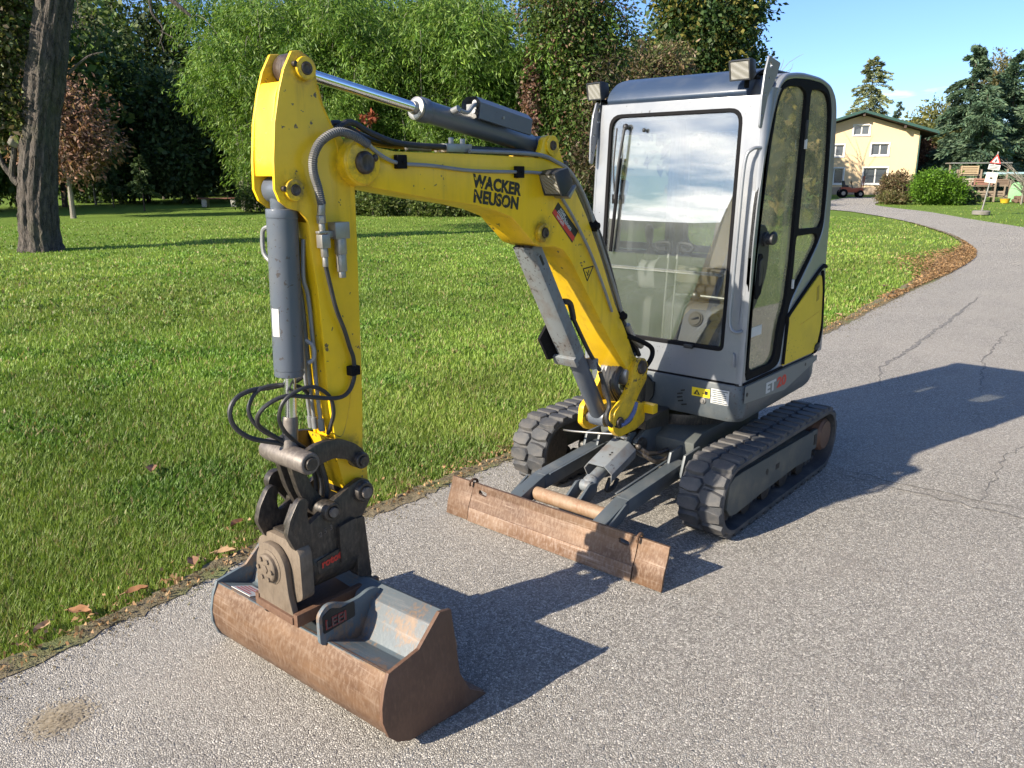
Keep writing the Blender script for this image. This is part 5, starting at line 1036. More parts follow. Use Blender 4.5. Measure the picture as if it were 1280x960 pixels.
BARK2 = rusty('pale_bark', (.17, .15, .12), (.28, .25, .20), (.36, .33, .28), .9, 4, fine=20, stretch=(1, 1, .3))
BARKD = rusty('dark_bark', (.04, .03, .024), (.075, .06, .045), (.11, .09, .07), .9, 5, fine=20)
LEAFM = leafmat('foliage', .32, .5); NEED = leafmat('needles', .15, .6)
def cards(cen, dirs, L, Wd, r_, up=None, curl=.15):
    """pointed leaf quads at cen along dirs"""
    n = len(cen); d = dirs/np.linalg.norm(dirs, axis=1, keepdims=True); a = r_.normal(0, 1, (n, 3)); s = np.cross(d, a); s /= np.linalg.norm(s, axis=1, keepdims=True)+1e-9
    nrm = np.cross(d, s); L = np.asarray(L).reshape(-1, 1)*np.ones((n, 1)); Wd = np.asarray(Wd).reshape(-1, 1)*np.ones((n, 1))
    P = np.stack([cen, cen+d*L*.5+s*Wd*.5+nrm*L*curl, cen+d*L, cen+d*L*.5-s*Wd*.5+nrm*L*curl*.6], 1)
    return P.reshape(-1, 3)
def colours(n, pal, r_, var=.25):
    pal = np.array(pal); i = r_.integers(0, len(pal), n); j = r_.integers(0, len(pal), n); t = r_.random((n, 1)); c = pal[i]*(1-t)+pal[j]*t
    return c*(1-var+2*var*r_.random((n, 1)))
def crown_mesh(name, r_, blobs, n, L, Wd, pal, mat, droop=.3, shell=.55, clump=14, spread=.16, pal2=None, p2=0.0):
    """leaves gathered in sprays inside a set of ellipsoids (c, radii)"""
    vol = np.array([b[1][0]*b[1][1]*b[1][2] for b in blobs])**.67; k = n//clump; pick = r_.choice(len(blobs), k, p=vol/vol.sum())
    c = np.array([b[0] for b in blobs])[pick]; rd = np.array([b[1] for b in blobs])[pick]
    u = r_.normal(0, 1, (k, 3)); u /= np.linalg.norm(u, axis=1, keepdims=True); rad_ = (shell+(1-shell)*r_.random((k, 1))**.7)*(.86+.28*r_.random((k, 1)))
    low = r_.random(k) < .22; rad_[low] *= r_.random((low.sum(), 1))
    tip = c+u*rd*rad_; out = u*.8+r_.normal(0, .45, (k, 3)); out[:, 2] -= droop; out /= np.linalg.norm(out, axis=1, keepdims=True)
    size = rd.mean(1)[:, None]; cc = np.repeat(tip, clump, 0)+r_.normal(0, 1, (k*clump, 3))*np.repeat(np.minimum(size*spread, .55), clump, 0)
    dd = np.repeat(out, clump, 0)+r_.normal(0, .55, (k*clump, 3)); N_ = k*clump
    ll = L*r_.uniform(.65, 1.35, N_); V_ = cards(cc, dd, ll, ll*Wd, r_)
    ll = ll*np.repeat(r_.uniform(.55, 1.45, k), clump); V_ = cards(cc, dd, ll, ll*Wd*r_.uniform(.7, 1.2, N_), r_)
    tone = np.repeat(.55+.8*r_.random((k, 1)), clump, 0); col = colours(N_, pal, r_, .2)*tone
    if pal2 is not None: s = np.repeat(r_.random(k) < p2, clump); col[s] = colours(s.sum(), pal2, r_, .25)
    return fast_mesh(name, V_, np.arange(N_*4).reshape(-1, 4), mat, np.repeat(np.clip(col, .004, 1), 4, 0))
def limbs(m, base, top, r0, tips, r_, bend=.25):
    for t in tips:
        t = V(t); a = max(.15, min(.92, (t.z-base.z)/(top.z-base.z)*.72)) if top.z > base.z else .5
        s = base.lerp(top, a); mid = s.lerp(t, .5)+V((0, 0, (t-s).length*bend)); rr_ = r0*(1-a)*.45+r0*.05
        m.tube([s, mid, t], lambda q, rr_=rr_: rr_*(1-.85*q)+.008, 6, 3)
def tree(name, label, cat, loc, H, r0, blobs, n, L, Wd, pal, seed, mat=None, bark=None, group=None, droop=.3, trunk_to=.85, lean=(0, 0), nl=14, shell=.55, spread=.16, clump=14, pal2=None, p2=0.0, rz=0):
    r_ = np.random.default_rng(seed); t = thing(name, label, cat, loc, rz, group)
    m = MB(); base = V((0, 0, -.15)); top = V((lean[0], lean[1], H*trunk_to)); mid = V((lean[0]*.3+r_.normal(0, .1), lean[1]*.3+r_.normal(0, .1), H*trunk_to*.5))
    m.tube([base, (0, 0, .3), mid, top], lambda q: r0*(1.25-.25*min(1, q*6))*(1-.82*q), 9, 5)
    tips = []
    for i in range(nl):
        b = blobs[i % len(blobs)]; u = r_.normal(0, 1, 3); u /= np.linalg.norm(u); tips.append(np.array(b[0])+u*np.array(b[1])*.7)
    limbs(m, base, top, r0, tips, r_); o = m.build('trunk', bark or BARK, t)
    c = link(bpy.data.objects.new('crown', crown_mesh('crown', r_, blobs, n, L, Wd, pal, mat or LEAFM, droop, shell, clump, spread, pal2, p2)), t)
    return t
def conifer(name, label, loc, H, Rb, seed, pal, n=16000, group=None, bare=.05, droop=.25, sparse=1.0, L=.30, irregular=.2, cat='tree', bark=None, power=.9, parts=True):
    r_ = np.random.default_rng(seed); t = thing(name, label, cat, loc, seed*1.3, group); m = MB(); m.tube([(0, 0, -.1), (0, 0, H*.5), (0, 0, H*.98)], lambda q: H*.014*(1-.95*q)+.01, 8, 4)
    nb = int(H*11*sparse); C_ = []; D_ = []; T_ = []; per = max(4, n//nb)
    for i in range(nb):
        f = bare+(1-bare)*(i+r_.random())/nb; z = H*f; R_ = Rb*(1-f)**power*(1-irregular+2*irregular*r_.random())+.12; g = r_.uniform(0, 2*PI)
        dz = -droop*R_*(.5+.5*r_.random())+(.25*R_ if f > .8 else 0); tip = np.array([R_*np.cos(g), R_*np.sin(g), z+dz]); s = np.array([0, 0, z+.1*R_])
        if i % 2 == 0: m.tube([tuple(s), tuple((s+tip)/2+np.array([0, 0, .05*R_])), tuple(tip)], lambda q: .045*(1-.9*q)*H/10+.006, 4, 1)
        u = r_.random(per)**.6; p = s+(tip-s)*u[:, None]; p[:, 2] += .12*R_*np.sin(u*PI); w = .15*R_*(1.1-u*.8)[:, None]; p = p+r_.normal(0, 1, (per, 3))*w*np.array([1, 1, .22])
        d = (tip-s)[None]*.9/max(R_, .2)+r_.normal(0, .32, (per, 3)); d[:, 2] -= .12; C_.append(p); D_.append(d); T_.append(np.full(per, .7+.6*r_.random()))
    C_ = np.concatenate(C_); D_ = np.concatenate(D_); T_ = np.concatenate(T_)[:, None]; N_ = len(C_); ll = L*r_.uniform(.7, 1.4, N_)
    col = colours(N_, pal, r_, .22)*T_; V_ = cards(C_, D_, ll, ll*.32, r_)
    m.build('trunk', bark or BARKD, t); link(bpy.data.objects.new('crown', fast_mesh('crown', V_, np.arange(N_*4).reshape(-1, 4), NEED, np.repeat(col, 4, 0))), t); return t
G_DARK = [(.050, .086, .030), (.076, .118, .040), (.10, .14, .052)]
G_MID = [(.060, .105, .024), (.095, .145, .034), (.125, .165, .045)]
G_BAM = [(.090, .175, .026), (.140, .235, .036), (.20, .285, .052), (.060, .120, .020)]
G_SPR = [(.060, .112, .068), (.088, .145, .085), (.12, .17, .09)]
G_YEL = [(.25, .20, .035), (.20, .20, .04), (.30, .22, .04)]
G_ORA = [(.30, .14, .03), (.26, .17, .04), (.36, .20, .05)]
G_RED = [(.25, .135, .095), (.33, .19, .14), (.18, .09, .06), (.30, .21, .15)]
G_BRN = [(.19, .12, .07), (.14, .085, .05), (.24, .16, .10)]

# ---- bamboo thicket: arching culms with drooping leaf sprays
def bamboo_parts(seed, H, n_culm, spread_, nleaf):
    r_ = np.random.default_rng(seed); m = MB(); C_ = []; D_ = []; T_ = []; per = nleaf//n_culm
    for i in range(n_culm):
        g = r_.uniform(0, 2*PI); b = np.array([np.cos(g), np.sin(g), 0])*spread_*.45*r_.random(); h = H*r_.uniform(.62, 1.0); g2 = g+r_.normal(0, .5); o = np.array([np.cos(g2), np.sin(g2), 0])*spread_*(.35+.75*r_.random())
        pts = np.array([b, b+o*.10+[0, 0, h*.45], b+o*.42+[0, 0, h*.82], b+o*.85+[0, 0, h*.96], b+o*1.12+[0, 0, h*.84]])
        if i % 2 == 0: m.tube([tuple(p) for p in pts], lambda q: .028*(1-.85*q), 5, 3)
        P_ = np.array([tuple(p) for p in smooth_path([tuple(p) for p in pts], 10)]); k = per//10
        u = .10+.90*r_.random(k)**.8; q = P_[(u*(len(P_)-1)).astype(int)]; side_ = r_.normal(0, 1, (k, 3))*np.array([1, 1, .35]); side_ /= np.linalg.norm(side_, axis=1, keepdims=True)
        ctr = q+side_*(.25+.65*r_.random((k, 1)))*(.6+.5*u[:, None]); ctr[:, 2] -= .25*r_.random(k)
        sp = np.repeat(ctr, 10, 0)+r_.normal(0, .15, (k*10, 3)); d = np.repeat(side_, 10, 0)*.55+r_.normal(0, .38, (k*10, 3)); d[:, 2] -= .62; C_.append(sp); D_.append(d); T_.append(np.repeat(.70+.6*r_.random(k), 10))
    C_ = np.concatenate(C_); D_ = np.concatenate(D_); T_ = np.concatenate(T_)[:, None]; k = len(C_); ll = r_.uniform(.13, .34, k); hfac = (.72+.38*np.clip(C_[:, 2:3]/H, 0, 1))
    col = colours(k, G_BAM, r_, .2)*T_; V_ = cards(C_, D_, ll, ll*.19, r_)
    return m.mesh('culms', BARK2, 0), fast_mesh('foliage', V_, np.arange(k*4).reshape(-1, 4), LEAFM, np.repeat(col, 4, 0))
BAMP = [bamboo_parts(s, H, nc, sp, nl) for s, H, nc, sp, nl in ((1, 10.0, 34, 2.4, 27000), (2, 9.2, 30, 2.2, 24000), (3, 10.6, 36, 2.6, 28000), (4, 7.5, 28, 2.1, 20000))]
def bamboo(px, dist, k, rz, s, label):
    p = ray_pt(px, 260, dist); t = thing('bamboo_clump', label, 'bamboo', (p.x, p.y, -.05), rz, 'bamboo clumps along the far side of the lawn'); t.scale = (s*1.05, s*1.05, s)
    link(bpy.data.objects.new('culms', BAMP[k][0]), t); link(bpy.data.objects.new('foliage', BAMP[k][1]), t)
for px, d, k, rz, s, lb in ((318, 40, 1, .3, .92, 'leftmost bright green bamboo clump arching over the dark lawn edge left of the arm'), (345, 38.5, 0, 1.7, 1.0, 'bamboo clump rising directly behind the top of the yellow arm'), (405, 38, 2, 2.6, 1.0, 'bamboo clump behind the chrome rod of the arm cylinder'),
     (470, 37.5, 1, 4.0, 1.05, 'bamboo clump rising above the boom tip hose'), (535, 37, 0, 5.1, .98, 'bamboo clump behind the grey barrel of the arm cylinder'), (590, 36.5, 2, .9, .92, 'bamboo clump behind the boom lettering'), (640, 36, 3, 2.0, 1.12, 'lower bamboo clump behind the boom knee beside the vine covered tree'),
     (350, 44, 2, 3.3, 1.12, 'tall back row bamboo clump peeking over the arm top'), (385, 43, 0, .2, 1.16, 'tall back row bamboo clump left of the chrome rod'), (450, 43, 2, 5.6, 1.12, 'tall back row bamboo clump above the chrome rod'), (515, 42, 1, 2.2, 1.22, 'tall back row bamboo clump above the grey cylinder gland'), (580, 42, 2, 4.4, 1.08, 'tall back row bamboo clump above the cylinder cover'),
     (330, 44, 3, 1.1, 1.15, 'short bamboo clump at the left end of the thicket near the bench'), (435, 36.5, 3, 3.0, .72, 'low bamboo clump in front of the thicket left of the boom'), (560, 35.6, 3, .4, .66, 'low bamboo clump in front of the thicket under the boom')):
    bamboo(px, d, k, rz, s, lb)
# brush at the foot of the thicket
def brush(name, label, px, dist, rx, rz_, n, pal, seed, L=.16, cat='bush', Wd=.45, flat=1.0, kind=None, zc=None, droop=.1):
    p = ray_pt(px, 262, dist); r_ = np.random.default_rng(seed); zc = rz_*.55 if zc is None else zc
    t = thing(name, label, cat, (p.x, p.y, 0)); blobs = [((r_.normal(0, rx*.35), r_.normal(0, rx*.3), zc*(.7+.5*r_.random())), (rx*.62, rx*.55*flat, rz_*.5)) for _ in range(5)]+[((0, 0, zc), (rx*.8, rx*.7*flat, rz_*.55))]
    m = MB()
    for i in range(7): g = r_.uniform(0, 6.28); m.tube([(0, 0, 0), (rx*.25*math.cos(g), rx*.25*math.sin(g), rz_*.4), (rx*.5*math.cos(g), rx*.5*math.sin(g), rz_*.8)], lambda q: .03*(1-.8*q), 5, 2)
    m.build('stems', BARKD, t); link(bpy.data.objects.new('foliage', crown_mesh('foliage', r_, blobs, n, L, Wd, pal, LEAFM, droop, .6)), t); return t
for i, (px, d, w, h, lb) in enumerate(((480, 34.8, 1.6, 1.0, 'low dry leafed brush at the foot of the bamboo under the boom tip'), (555, 34.3, 1.6, .9, 'low brush at the foot of the bamboo under the boom lettering'), (625, 33.8, 1.5, .9, 'low brush at the foot of the bamboo left of the boom cylinder'), (700, 33.5, 1.7, 1.3, 'dark brush below the vine covered tree'), (345, 38.5, 1.6, 1.4, 'leafy brush hiding the foot of the leftmost bamboo beside the bench'), (390, 37.2, 1.6, 1.4, 'leafy brush at the foot of the bamboo behind the arm'), (425, 36, 1.8, 1.3, 'leafy brush at the foot of the bamboo right of the arm'))):
    brush('low_brush', lb, px, d, w, h, 5000, [(.10, .14, .035), (.15, .17, .055), (.07, .11, .025)], 50+i)

# ---- the vine covered tree and its neighbours right of the thicket
p = ray_pt(715, 262, 35); 
tree('vine_covered_tree', 'tree hung with green and reddish brown creepers behind the cab lamp', 'tree', (p.x, p.y, 0), 10.5, .22, [((0, 0, 5.5), (1.6, 1.6, 4.6)), ((.5, -.4, 8.3), (1.9, 1.7, 2.0)), ((-.6, .5, 3.0), (1.5, 1.4, 2.4)), ((-1.0, .9, 7.2), (1.2, 1.2, 1.8))], 42000, .15, .5, [(.075, .14, .026), (.11, .18, .04), (.05, .09, .022), (.15, .18, .05)], 61, droop=.6, pal2=[(.20, .10, .06), (.24, .17, .11), (.14, .08, .05)], p2=.16)
p = ray_pt(662, 262, 34.3)
tree('red_creeper', 'narrow column of red brown creeper hanging beside the bamboo above the boom knee', 'creeper', (p.x, p.y, 0), 7.5, .05, [((0, 0, 5.0), (.25, .25, 1.7)), ((.05, 0, 3.2), (.2, .2, 1.2))], 2200, .15, .55, G_RED, 62, droop=.8, nl=3)
p = ray_pt(466, 262, 34.2)
tree('red_creeper', 'small sprig of bright red creeper leaves on the bamboo right of the arm top', 'creeper', (p.x, p.y, 0), 4.6, .03, [((0, 0, 4.0), (.35, .35, .28)), ((.15, -.2, 3.5), (.2, .2, .3))], 170, .15, .6, [(.30, .07, .045), (.22, .09, .04)], 68, droop=.5, nl=3)
p = ray_pt(745, 262, 34)
tree('dry_hanging_creeper', 'curtain of dry brown creeper hanging left of the cab', 'creeper', (p.x, p.y, 0), 7, .08, [((0, 0, 4.2), (.8, .8, 2.6)), ((.2, -.3, 2.2), (.7, .7, 1.6))], 6500, .2, .3, [(.14, .10, .065), (.19, .14, .095), (.08, .08, .04), (.07, .10, .03)], 63, droop=.9, nl=6)
p = ray_pt(800, 240, 44)
tree('russet_tree', 'russet leafed small tree above the cab roof', 'tree', (p.x, p.y, 0), 9.2, .16, [((0, 0, 6.3), (2.0, 1.8, 2.0)), ((-1.2, 1.0, 7.4), (1.2, 1.2, 1.2)), ((.8, -.9, 5.2), (1.9, 1.6, 2.2)), ((-1.6, 1.5, 4.6), (1.6, 1.6, 2.4))], 15000, .22, .45, [(.19, .13, .075), (.12, .14, .05), (.24, .17, .115), (.09, .12, .035)], 64, droop=.4)
p = ray_pt(872, 240, 50)
tree('broadleaf_tree', 'tall dark broadleaf tree with yellowing leaves behind the cab roof', 'tree', (p.x, p.y, 0), 14, .3, [((0, 0, 9.5), (2.9, 2.7, 3.2)), ((1.2, -1.1, 11.6), (1.7, 1.7, 1.7)), ((-1.2, 1.3, 11.2), (1.8, 1.8, 2.2)), ((1.2, -1.6, 7.3), (2.2, 2.0, 2.0)), ((-1.4, 1.2, 7.4), (2.0, 2.0, 2.2)), ((0, 0, 5.0), (2.6, 2.4, 2.2))], 30000, .27, .6, [(.030, .065, .018), (.045, .085, .022), (.07, .11, .03)], 65, droop=.35, pal2=[(.20, .18, .04), (.16, .15, .035)], p2=.20)
p = ray_pt(830, 240, 56)
tree('broadleaf_tree', 'second dark broadleaf tree left of the tall yellowing one', 'tree', (p.x, p.y, 0), 12.5, .25, [((0, 0, 7.5), (2.8, 2.6, 4.2)), ((-1.2, 1.2, 9.8), (1.6, 1.6, 1.8))], 16000, .3, .6, G_DARK, 66)
# bare twigs to the right of it
p = ray_pt(962, 240, 58); t = thing('bare_tree', 'thin bare grey twigs of a leafless tree behind the cab roof corner', 'tree', (p.x, p.y, 0)); r_ = np.random.default_rng(71); m = MB(); m.tube([(0, 0, 0), (.1, 0, 5), (0, .1, 8.5)], lambda q: .12*(1-.85*q), 6, 4)
for i in range(60):
    a = V((0, 0, 5+4*r_.random()*.9)); g = r_.uniform(0, 6.28); l = r_.uniform(.8, 2.2); e = a+V((l*math.cos(g), l*math.sin(g), l*r_.uniform(.3, 1.0))); mid = a.lerp(e, .5)+V((r_.normal(0, .15), r_.normal(0, .15), .15)); m.tube([a, mid, e], lambda q: .028*(1-.7*q), 4, 2)
m.build('branches', BARK2, t)

# ---- dark wood at the left: spruces and leafy trees one by one
for i, (px, d, H, Rb, lb) in enumerate(((135, 62, 17, 3.0, 'tall slim dark spruce between the big trunk and the bamboo'), (168, 66, 15.5, 3.2, 'second dark spruce standing right of the slim one'), (112, 74, 15, 3.0, 'dark spruce just right of the big rough trunk'))):
    p = ray_pt(px, 240, d); conifer('dark_spruce', lb, (p.x, p.y, 0), H, Rb, 80+i, G_DARK, 13000, 'dark spruces behind the lawn', L=.42)
for i, (px, d, H, w, pal, lb) in enumerate(((205, 58, 14, 3.4, [(.05, .075, .02), (.08, .10, .03), (.035, .06, .018)], 'loose olive green tree left of the bamboo'), (248, 60, 15, 3.4, G_MID, 'tall green tree behind the left end of the bamboo'), (185, 52, 9, 3.2, G_DARK, 'rounded dark tree in the shade behind the reddish sapling'),
     (235, 50, 8, 3.0, G_DARK, 'rounded dark tree in the shade behind the bench'), (150, 50, 7, 2.6, G_DARK, 'low dark tree behind the reddish sapling'), (108, 52, 6, 2.6, G_DARK, 'low dark tree between the big trunk and the sapling'), (20, 45, 9, 3.2, G_MID, 'leafy tree at the left edge behind the big trunk'), (-35, 40, 9, 3.4, G_MID, 'leafy tree cut by the left edge of the view'), (60, 60, 12, 3.6, G_MID, 'tree seen behind the big rough trunk'))):
    p = ray_pt(px, 240, d); r_ = np.random.default_rng(90+i)
    tree('leafy_tree', lb, 'tree', (p.x, p.y, 0), H, .2, [((0, 0, H*.55), (w*.8, w*.8, H*.42)), ((w*.3, -w*.2, H*.74), (w*.55, w*.55, H*.22)), ((-w*.35, w*.3, H*.45), (w*.6, w*.6, H*.3)), ((w*.2, w*.3, H*.28), (w*.7, w*.7, H*.24))], 13000, .30, .55, pal, 100+i, group='trees along the back of the lawn')
# birch behind the big trunk
p = ray_pt(118, 240, 48); tree('thin_birch', 'thin pale birch with sparse hanging twigs beside the big trunk', 'tree', (p.x, p.y, 0), 15, .10, [((0, 0, 11), (1.5, 1.5, 3.6)), ((.3, .2, 8), (1.3, 1.3, 2.4))], 3600, .13, .5, [(.12, .12, .05), (.16, .14, .07), (.20, .17, .12)], 77, bark=BARK2, droop=1.3, nl=26)
# trees that stand past the left edge and shade the far lawn
for i, (x, y, H) in enumerate(((-9, -45, 11), (-4, -47, 12), (-14.5, -47, 12), (1, -43, 11), (-19, -52, 13))):
    tree('leafy_tree', 'leafy tree of the wood past the left edge', 'tree', (x, y, 0), H, .22, [((0, 0, H*.58), (2.8, 2.8, H*.40)), ((.8, -.8, H*.74), (1.9, 1.9, H*.22)), ((-.8, .9, H*.38), (2.2, 2.2, H*.26))], 7000, .38, .6, G_MID, 120+i, group='trees past the left edge')
# autumn trees over the lane's far side, past the right edge (mirrored in the side glass)
for i, (x, y, H) in enumerate(((-22, 9, 11), (-29, 10.5, 12), (-15, 12, 11), (-36, 7.5, 11))):
    tree('autumn_tree', 'yellowing tree past the right edge of the view', 'tree', (x, y, 0), H, .22, [((0, 0, H*.55), (2.8, 2.8, H*.42)), ((.8, -.8, H*.72), (1.9, 1.9, H*.24)), ((-.8, .9, H*.34), (2.4, 2.4, H*.28))], 7000, .38, .6, [(.22, .19, .04), (.17, .17, .035), (.26, .20, .05)], 140+i, group='trees past the right edge')

# ---- the big rough trunk at the left
p = V((-3.27, -19.18, 0)); t = thing('old_tree', 'old tree with a thick rough grey trunk at the left edge of the lawn', 'tree', (p.x, p.y, 0)); r_ = np.random.default_rng(55)
rt_ = V((R.x, R.y, 0)).normalized(); fw_ = V((F.x, F.y, 0)).normalized(); K, Q = 64, 26; vs = []; fs = []
axis_ = smooth_path([(0, 0, -.1), tuple(rt_*.12+V((0, 0, 1.2))), tuple(rt_*.42+V((0, 0, 2.7))), tuple(rt_*.82+V((0, 0, 4.2))), tuple(rt_*1.38+V((0, 0, 6.2))), tuple(rt_*2.05+V((0, 0, 8.5)))], 12); rads = lambda z: .42+.10*math.exp(-max(z, 0)/.25)-.012*max(z, 0)+.05*math.exp(-((z-3.9)/.5)**2)
ph = r_.uniform(0, 6.28, 12)
for c in axis_:
    for i in range(K):
        g = 2*PI*i/K; rr_ = rads(c.z)*(1+.05*math.sin(2*g+ph[0]+c.z*.4)+.04*math.sin(3*g+ph[1]-c.z*.3)+.035*math.sin(5*g+ph[2]+.2*c.z))
        rr_ += .022*math.sin(13*g+ph[3]+1.4*math.sin(c.z*1.7))+.018*math.sin(21*g+ph[4]+2*math.sin(c.z*1.1+1))+r_.normal(0, .013); vs.append((c.x+rr_*math.cos(g), c.y+rr_*math.sin(g), c.z))
for k in range(len(axis_)-1):
    for i in range(K): j = (i+1) % K; fs.append((k*K+i, k*K+j, (k+1)*K+j, (k+1)*K+i))
m = MB(); m.add(vs, fs); trk = m.build('trunk', BARK, t, ang=80)
def tl(a, z, f=0): return rt_*(a+.155*z*(1+.05*min(z, 6))-.06)+V((0, 0, z))+fw_*f
m = MB(); m.tube([tl(-.45, 1.55), tl(-.62, 1.75), tl(-.58, 2.4), tl(-.72, 3.1), tl(-.95, 3.6)], lambda q: .09*(1-.6*q), 9, 4); m.tube([tl(-.55, 1.65), tl(-.85, 2.0), tl(-1.1, 2.6), tl(-1.35, 3.0)], lambda q: .07*(1-.6*q), 9, 4); m.tube([tl(.6, 4.0), tl(1.0, 4.35), tl(1.35, 4.45)], lambda q: .04*(1-.8*q), 6, 4); m.build('side_branch', BARK, t)
m = MB(); m.lathe(tl(-.42, 2.45, -.1), tl(-.60, 2.55, -.2), [(0, .12), (.7, .13), (1, .10)], 14); m.build('branch_stub', BARK2, t, .01)
# crown far overhead with one limb reaching into view
m = MB(); m.tube([tl(.85, 8.2), tl(1.6, 6.9), tl(2.4, 5.75), tl(2.75, 5.55), tl(3.25, 5.2)], lambda q: .15*(1-.8*q), 8, 5); m.tube([tl(2.2, 6.0), tl(2.35, 5.3), tl(2.65, 4.95), tl(2.6, 4.55)], lambda q: .035*(1-.75*q), 6, 4); m.tube([tl(2.6, 4.9), tl(2.9, 4.75)], .012, 5); m.tube([tl(2.6, 4.75), tl(2.75, 4.45)], .010, 5)
for k in range(8): g = k*.8; m.tube([tl(.9, 8.3), (rt_*.9+V((1.6*math.cos(g), 1.6*math.sin(g), 9.4))), (rt_*.9+V((3.2*math.cos(g), 3.2*math.sin(g), 10.2)))], lambda q: .16*(1-.8*q), 7, 3)
m.build('limbs', BARK, t)
blobs = [((.6, -.5, 11.0), (3.6, 3.4, 2.4)), (tuple(rt_*-1.8+V((0, 0, 9.6))), (2.4, 2.4, 1.8))]
link(bpy.data.objects.new('crown', crown_mesh('crown', r_, blobs, 14000, .16, .55, G_MID, LEAFM, .3)), t)
blobs = [(tuple(tl(-1.15, 3.7, -.2)), (.6, .6, .75)), (tuple(tl(-1.0, 4.7, -.2)), (.6, .6, .7)), (tuple(tl(-1.1, 5.6, -.1)), (.6, .6, .6)), (tuple(tl(-1.2, 2.9, .2)), (.5, .5, .5)), (tuple(tl(-.42, 3.2, -.22)), (.22, .25, .7))]
link(bpy.data.objects.new('side_foliage', crown_mesh('side_foliage', r_, blobs, 15000, .11, .6, [(.09, .14, .035), (.14, .18, .05), (.19, .18, .06), (.17, .13, .08)], LEAFM, .4)), t)
# ---- reddish sapling with a pale trunk
p = V((-9.87, -34.05, 0)); tree('copper_sapling', 'young tree with copper brown leaves and a slim pale trunk', 'tree', (p.x, p.y, 0), 6.6, .15, [((0, 0, 3.7), (1.7, 1.7, 1.9)), (tuple(rt_*1.3+V((0, 0, 3.0))), (1.2, 1.0, .75)), (tuple(rt_*-.5+V((0, 0, 4.9))), (1.0, 1.0, 1.2)), (tuple(rt_*.3+V((0, 0, 2.2))), (1.1, 1.1, .7)), (tuple(rt_*-1.6+V((0, 0, 3.2))), (.9, .9, 1.2))], 9500, .20, .36, G_RED, 150, bark=BARK2, droop=.25, trunk_to=.9, nl=26, spread=.2)
for i, (px, d, H, lb) in enumerate(((180, 40, 2.6, 'small dark conifer sapling on the shaded lawn'), (142, 44, 2.0, 'thin sapling on the shaded lawn right of the copper one'))):
    q = ray_pt(px, 256, d); conifer('conifer_sapling', lb, (q.x, q.y, 0), H, .8, 160+i, G_DARK, 2600, 'saplings on the shaded lawn', bare=.3, L=.16)
# bench
p = V((-19.6, -39.3, 0)); t = thing('wooden_bench', 'long low reddish wooden bench on white feet at the far lawn edge', 'bench', (p.x, p.y, 0), math.atan2(rt_.y, rt_.x))
WOOD = paint('red_brown_wood', (.17, .07, .045), .7, dirt=(.1, .06, .04)); CONC = paint('pale_concrete', (.42, .40, .36), .85, dirt=(.2, .19, .16), dirt_amt=.5, dscale=12)
for k in range(3): m = MB(); m.box((0, -.2+.19*k, .46), (2.3, .16, .06)); m.build('seat_board', WOOD, t, .008)
for x in (-.8, .8): m = MB(); m.box((x, 0, .21), (.28, .42, .42)); m.build('foot', CONC, t, .01)
# far wood that closes the view
def wood(name, label, pts, H, n, pal, seed, L=.8):
    r_ = np.random.default_rng(seed); P_ = np.array([tuple(q) for q in smooth_path([(a, b, 0) for a, b in pts], 12)]); i = r_.integers(0, len(P_), n//12); b = P_[i]; b[:, :2] += r_.normal(0, 2.5, (len(b), 2)); h = H*(.45+.55*vnoise(b[:, 0]+300, b[:, 1]+300, 4, seed)); b[:, 2] = h*r_.random(len(b))**.75
    c = np.repeat(b, 12, 0)+r_.normal(0, .6, (len(b)*12, 3)); d = r_.normal(0, 1, (len(c), 3)); d[:, 2] -= .2; ll = L*r_.uniform(.6, 1.3, len(c)); col = colours(len(c), pal, r_, .3)*np.repeat(.7+.6*r_.random((len(b), 1)), 12, 0)
    return tag(link(bpy.data.objects.new(name, fast_mesh(name, cards(c, d, ll, ll*.6, r_), np.arange(len(c)*4).reshape(-1, 4), LEAFM, np.repeat(col, 4, 0)))), label, kind='stuff')
def gp(px, d): q = ray_pt(px, 240, d); return (q.x, q.y)
wood('far_wood', 'dark wood closing the view behind the bamboo and lawn', [gp(-160, 70), gp(0, 75), gp(150, 76), gp(300, 66), gp(450, 56), gp(600, 50), gp(760, 54), gp(850, 64)], 10, 70000, G_DARK, 170, .75)
wood('autumn_wood', 'distant yellowish autumn wood behind the house', [gp(900, 120), gp(1000, 120), gp(1100, 118), gp(1200, 118), gp(1300, 112), gp(1420, 105)], 9, 26000, [(.12, .12, .04), (.17, .15, .05), (.08, .10, .04)], 171, .9)
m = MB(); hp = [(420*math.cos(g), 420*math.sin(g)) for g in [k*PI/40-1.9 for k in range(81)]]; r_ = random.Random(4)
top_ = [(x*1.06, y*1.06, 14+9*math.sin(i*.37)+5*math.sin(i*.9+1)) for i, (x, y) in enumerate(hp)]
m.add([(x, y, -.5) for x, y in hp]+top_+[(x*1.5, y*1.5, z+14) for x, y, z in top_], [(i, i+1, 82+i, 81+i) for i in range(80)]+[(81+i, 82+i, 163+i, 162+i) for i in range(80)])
o = m.build('hills', paint('haze_pale_hills', (.16, .18, .10), .95, dirt=(.26, .24, .13), dirt_amt=.5, dscale=.02)); tag(o, 'low hills with haze in their colour on the horizon behind the viewer', kind='structure')  # hill colour lightened to stand in for haze in the windscreen reflection

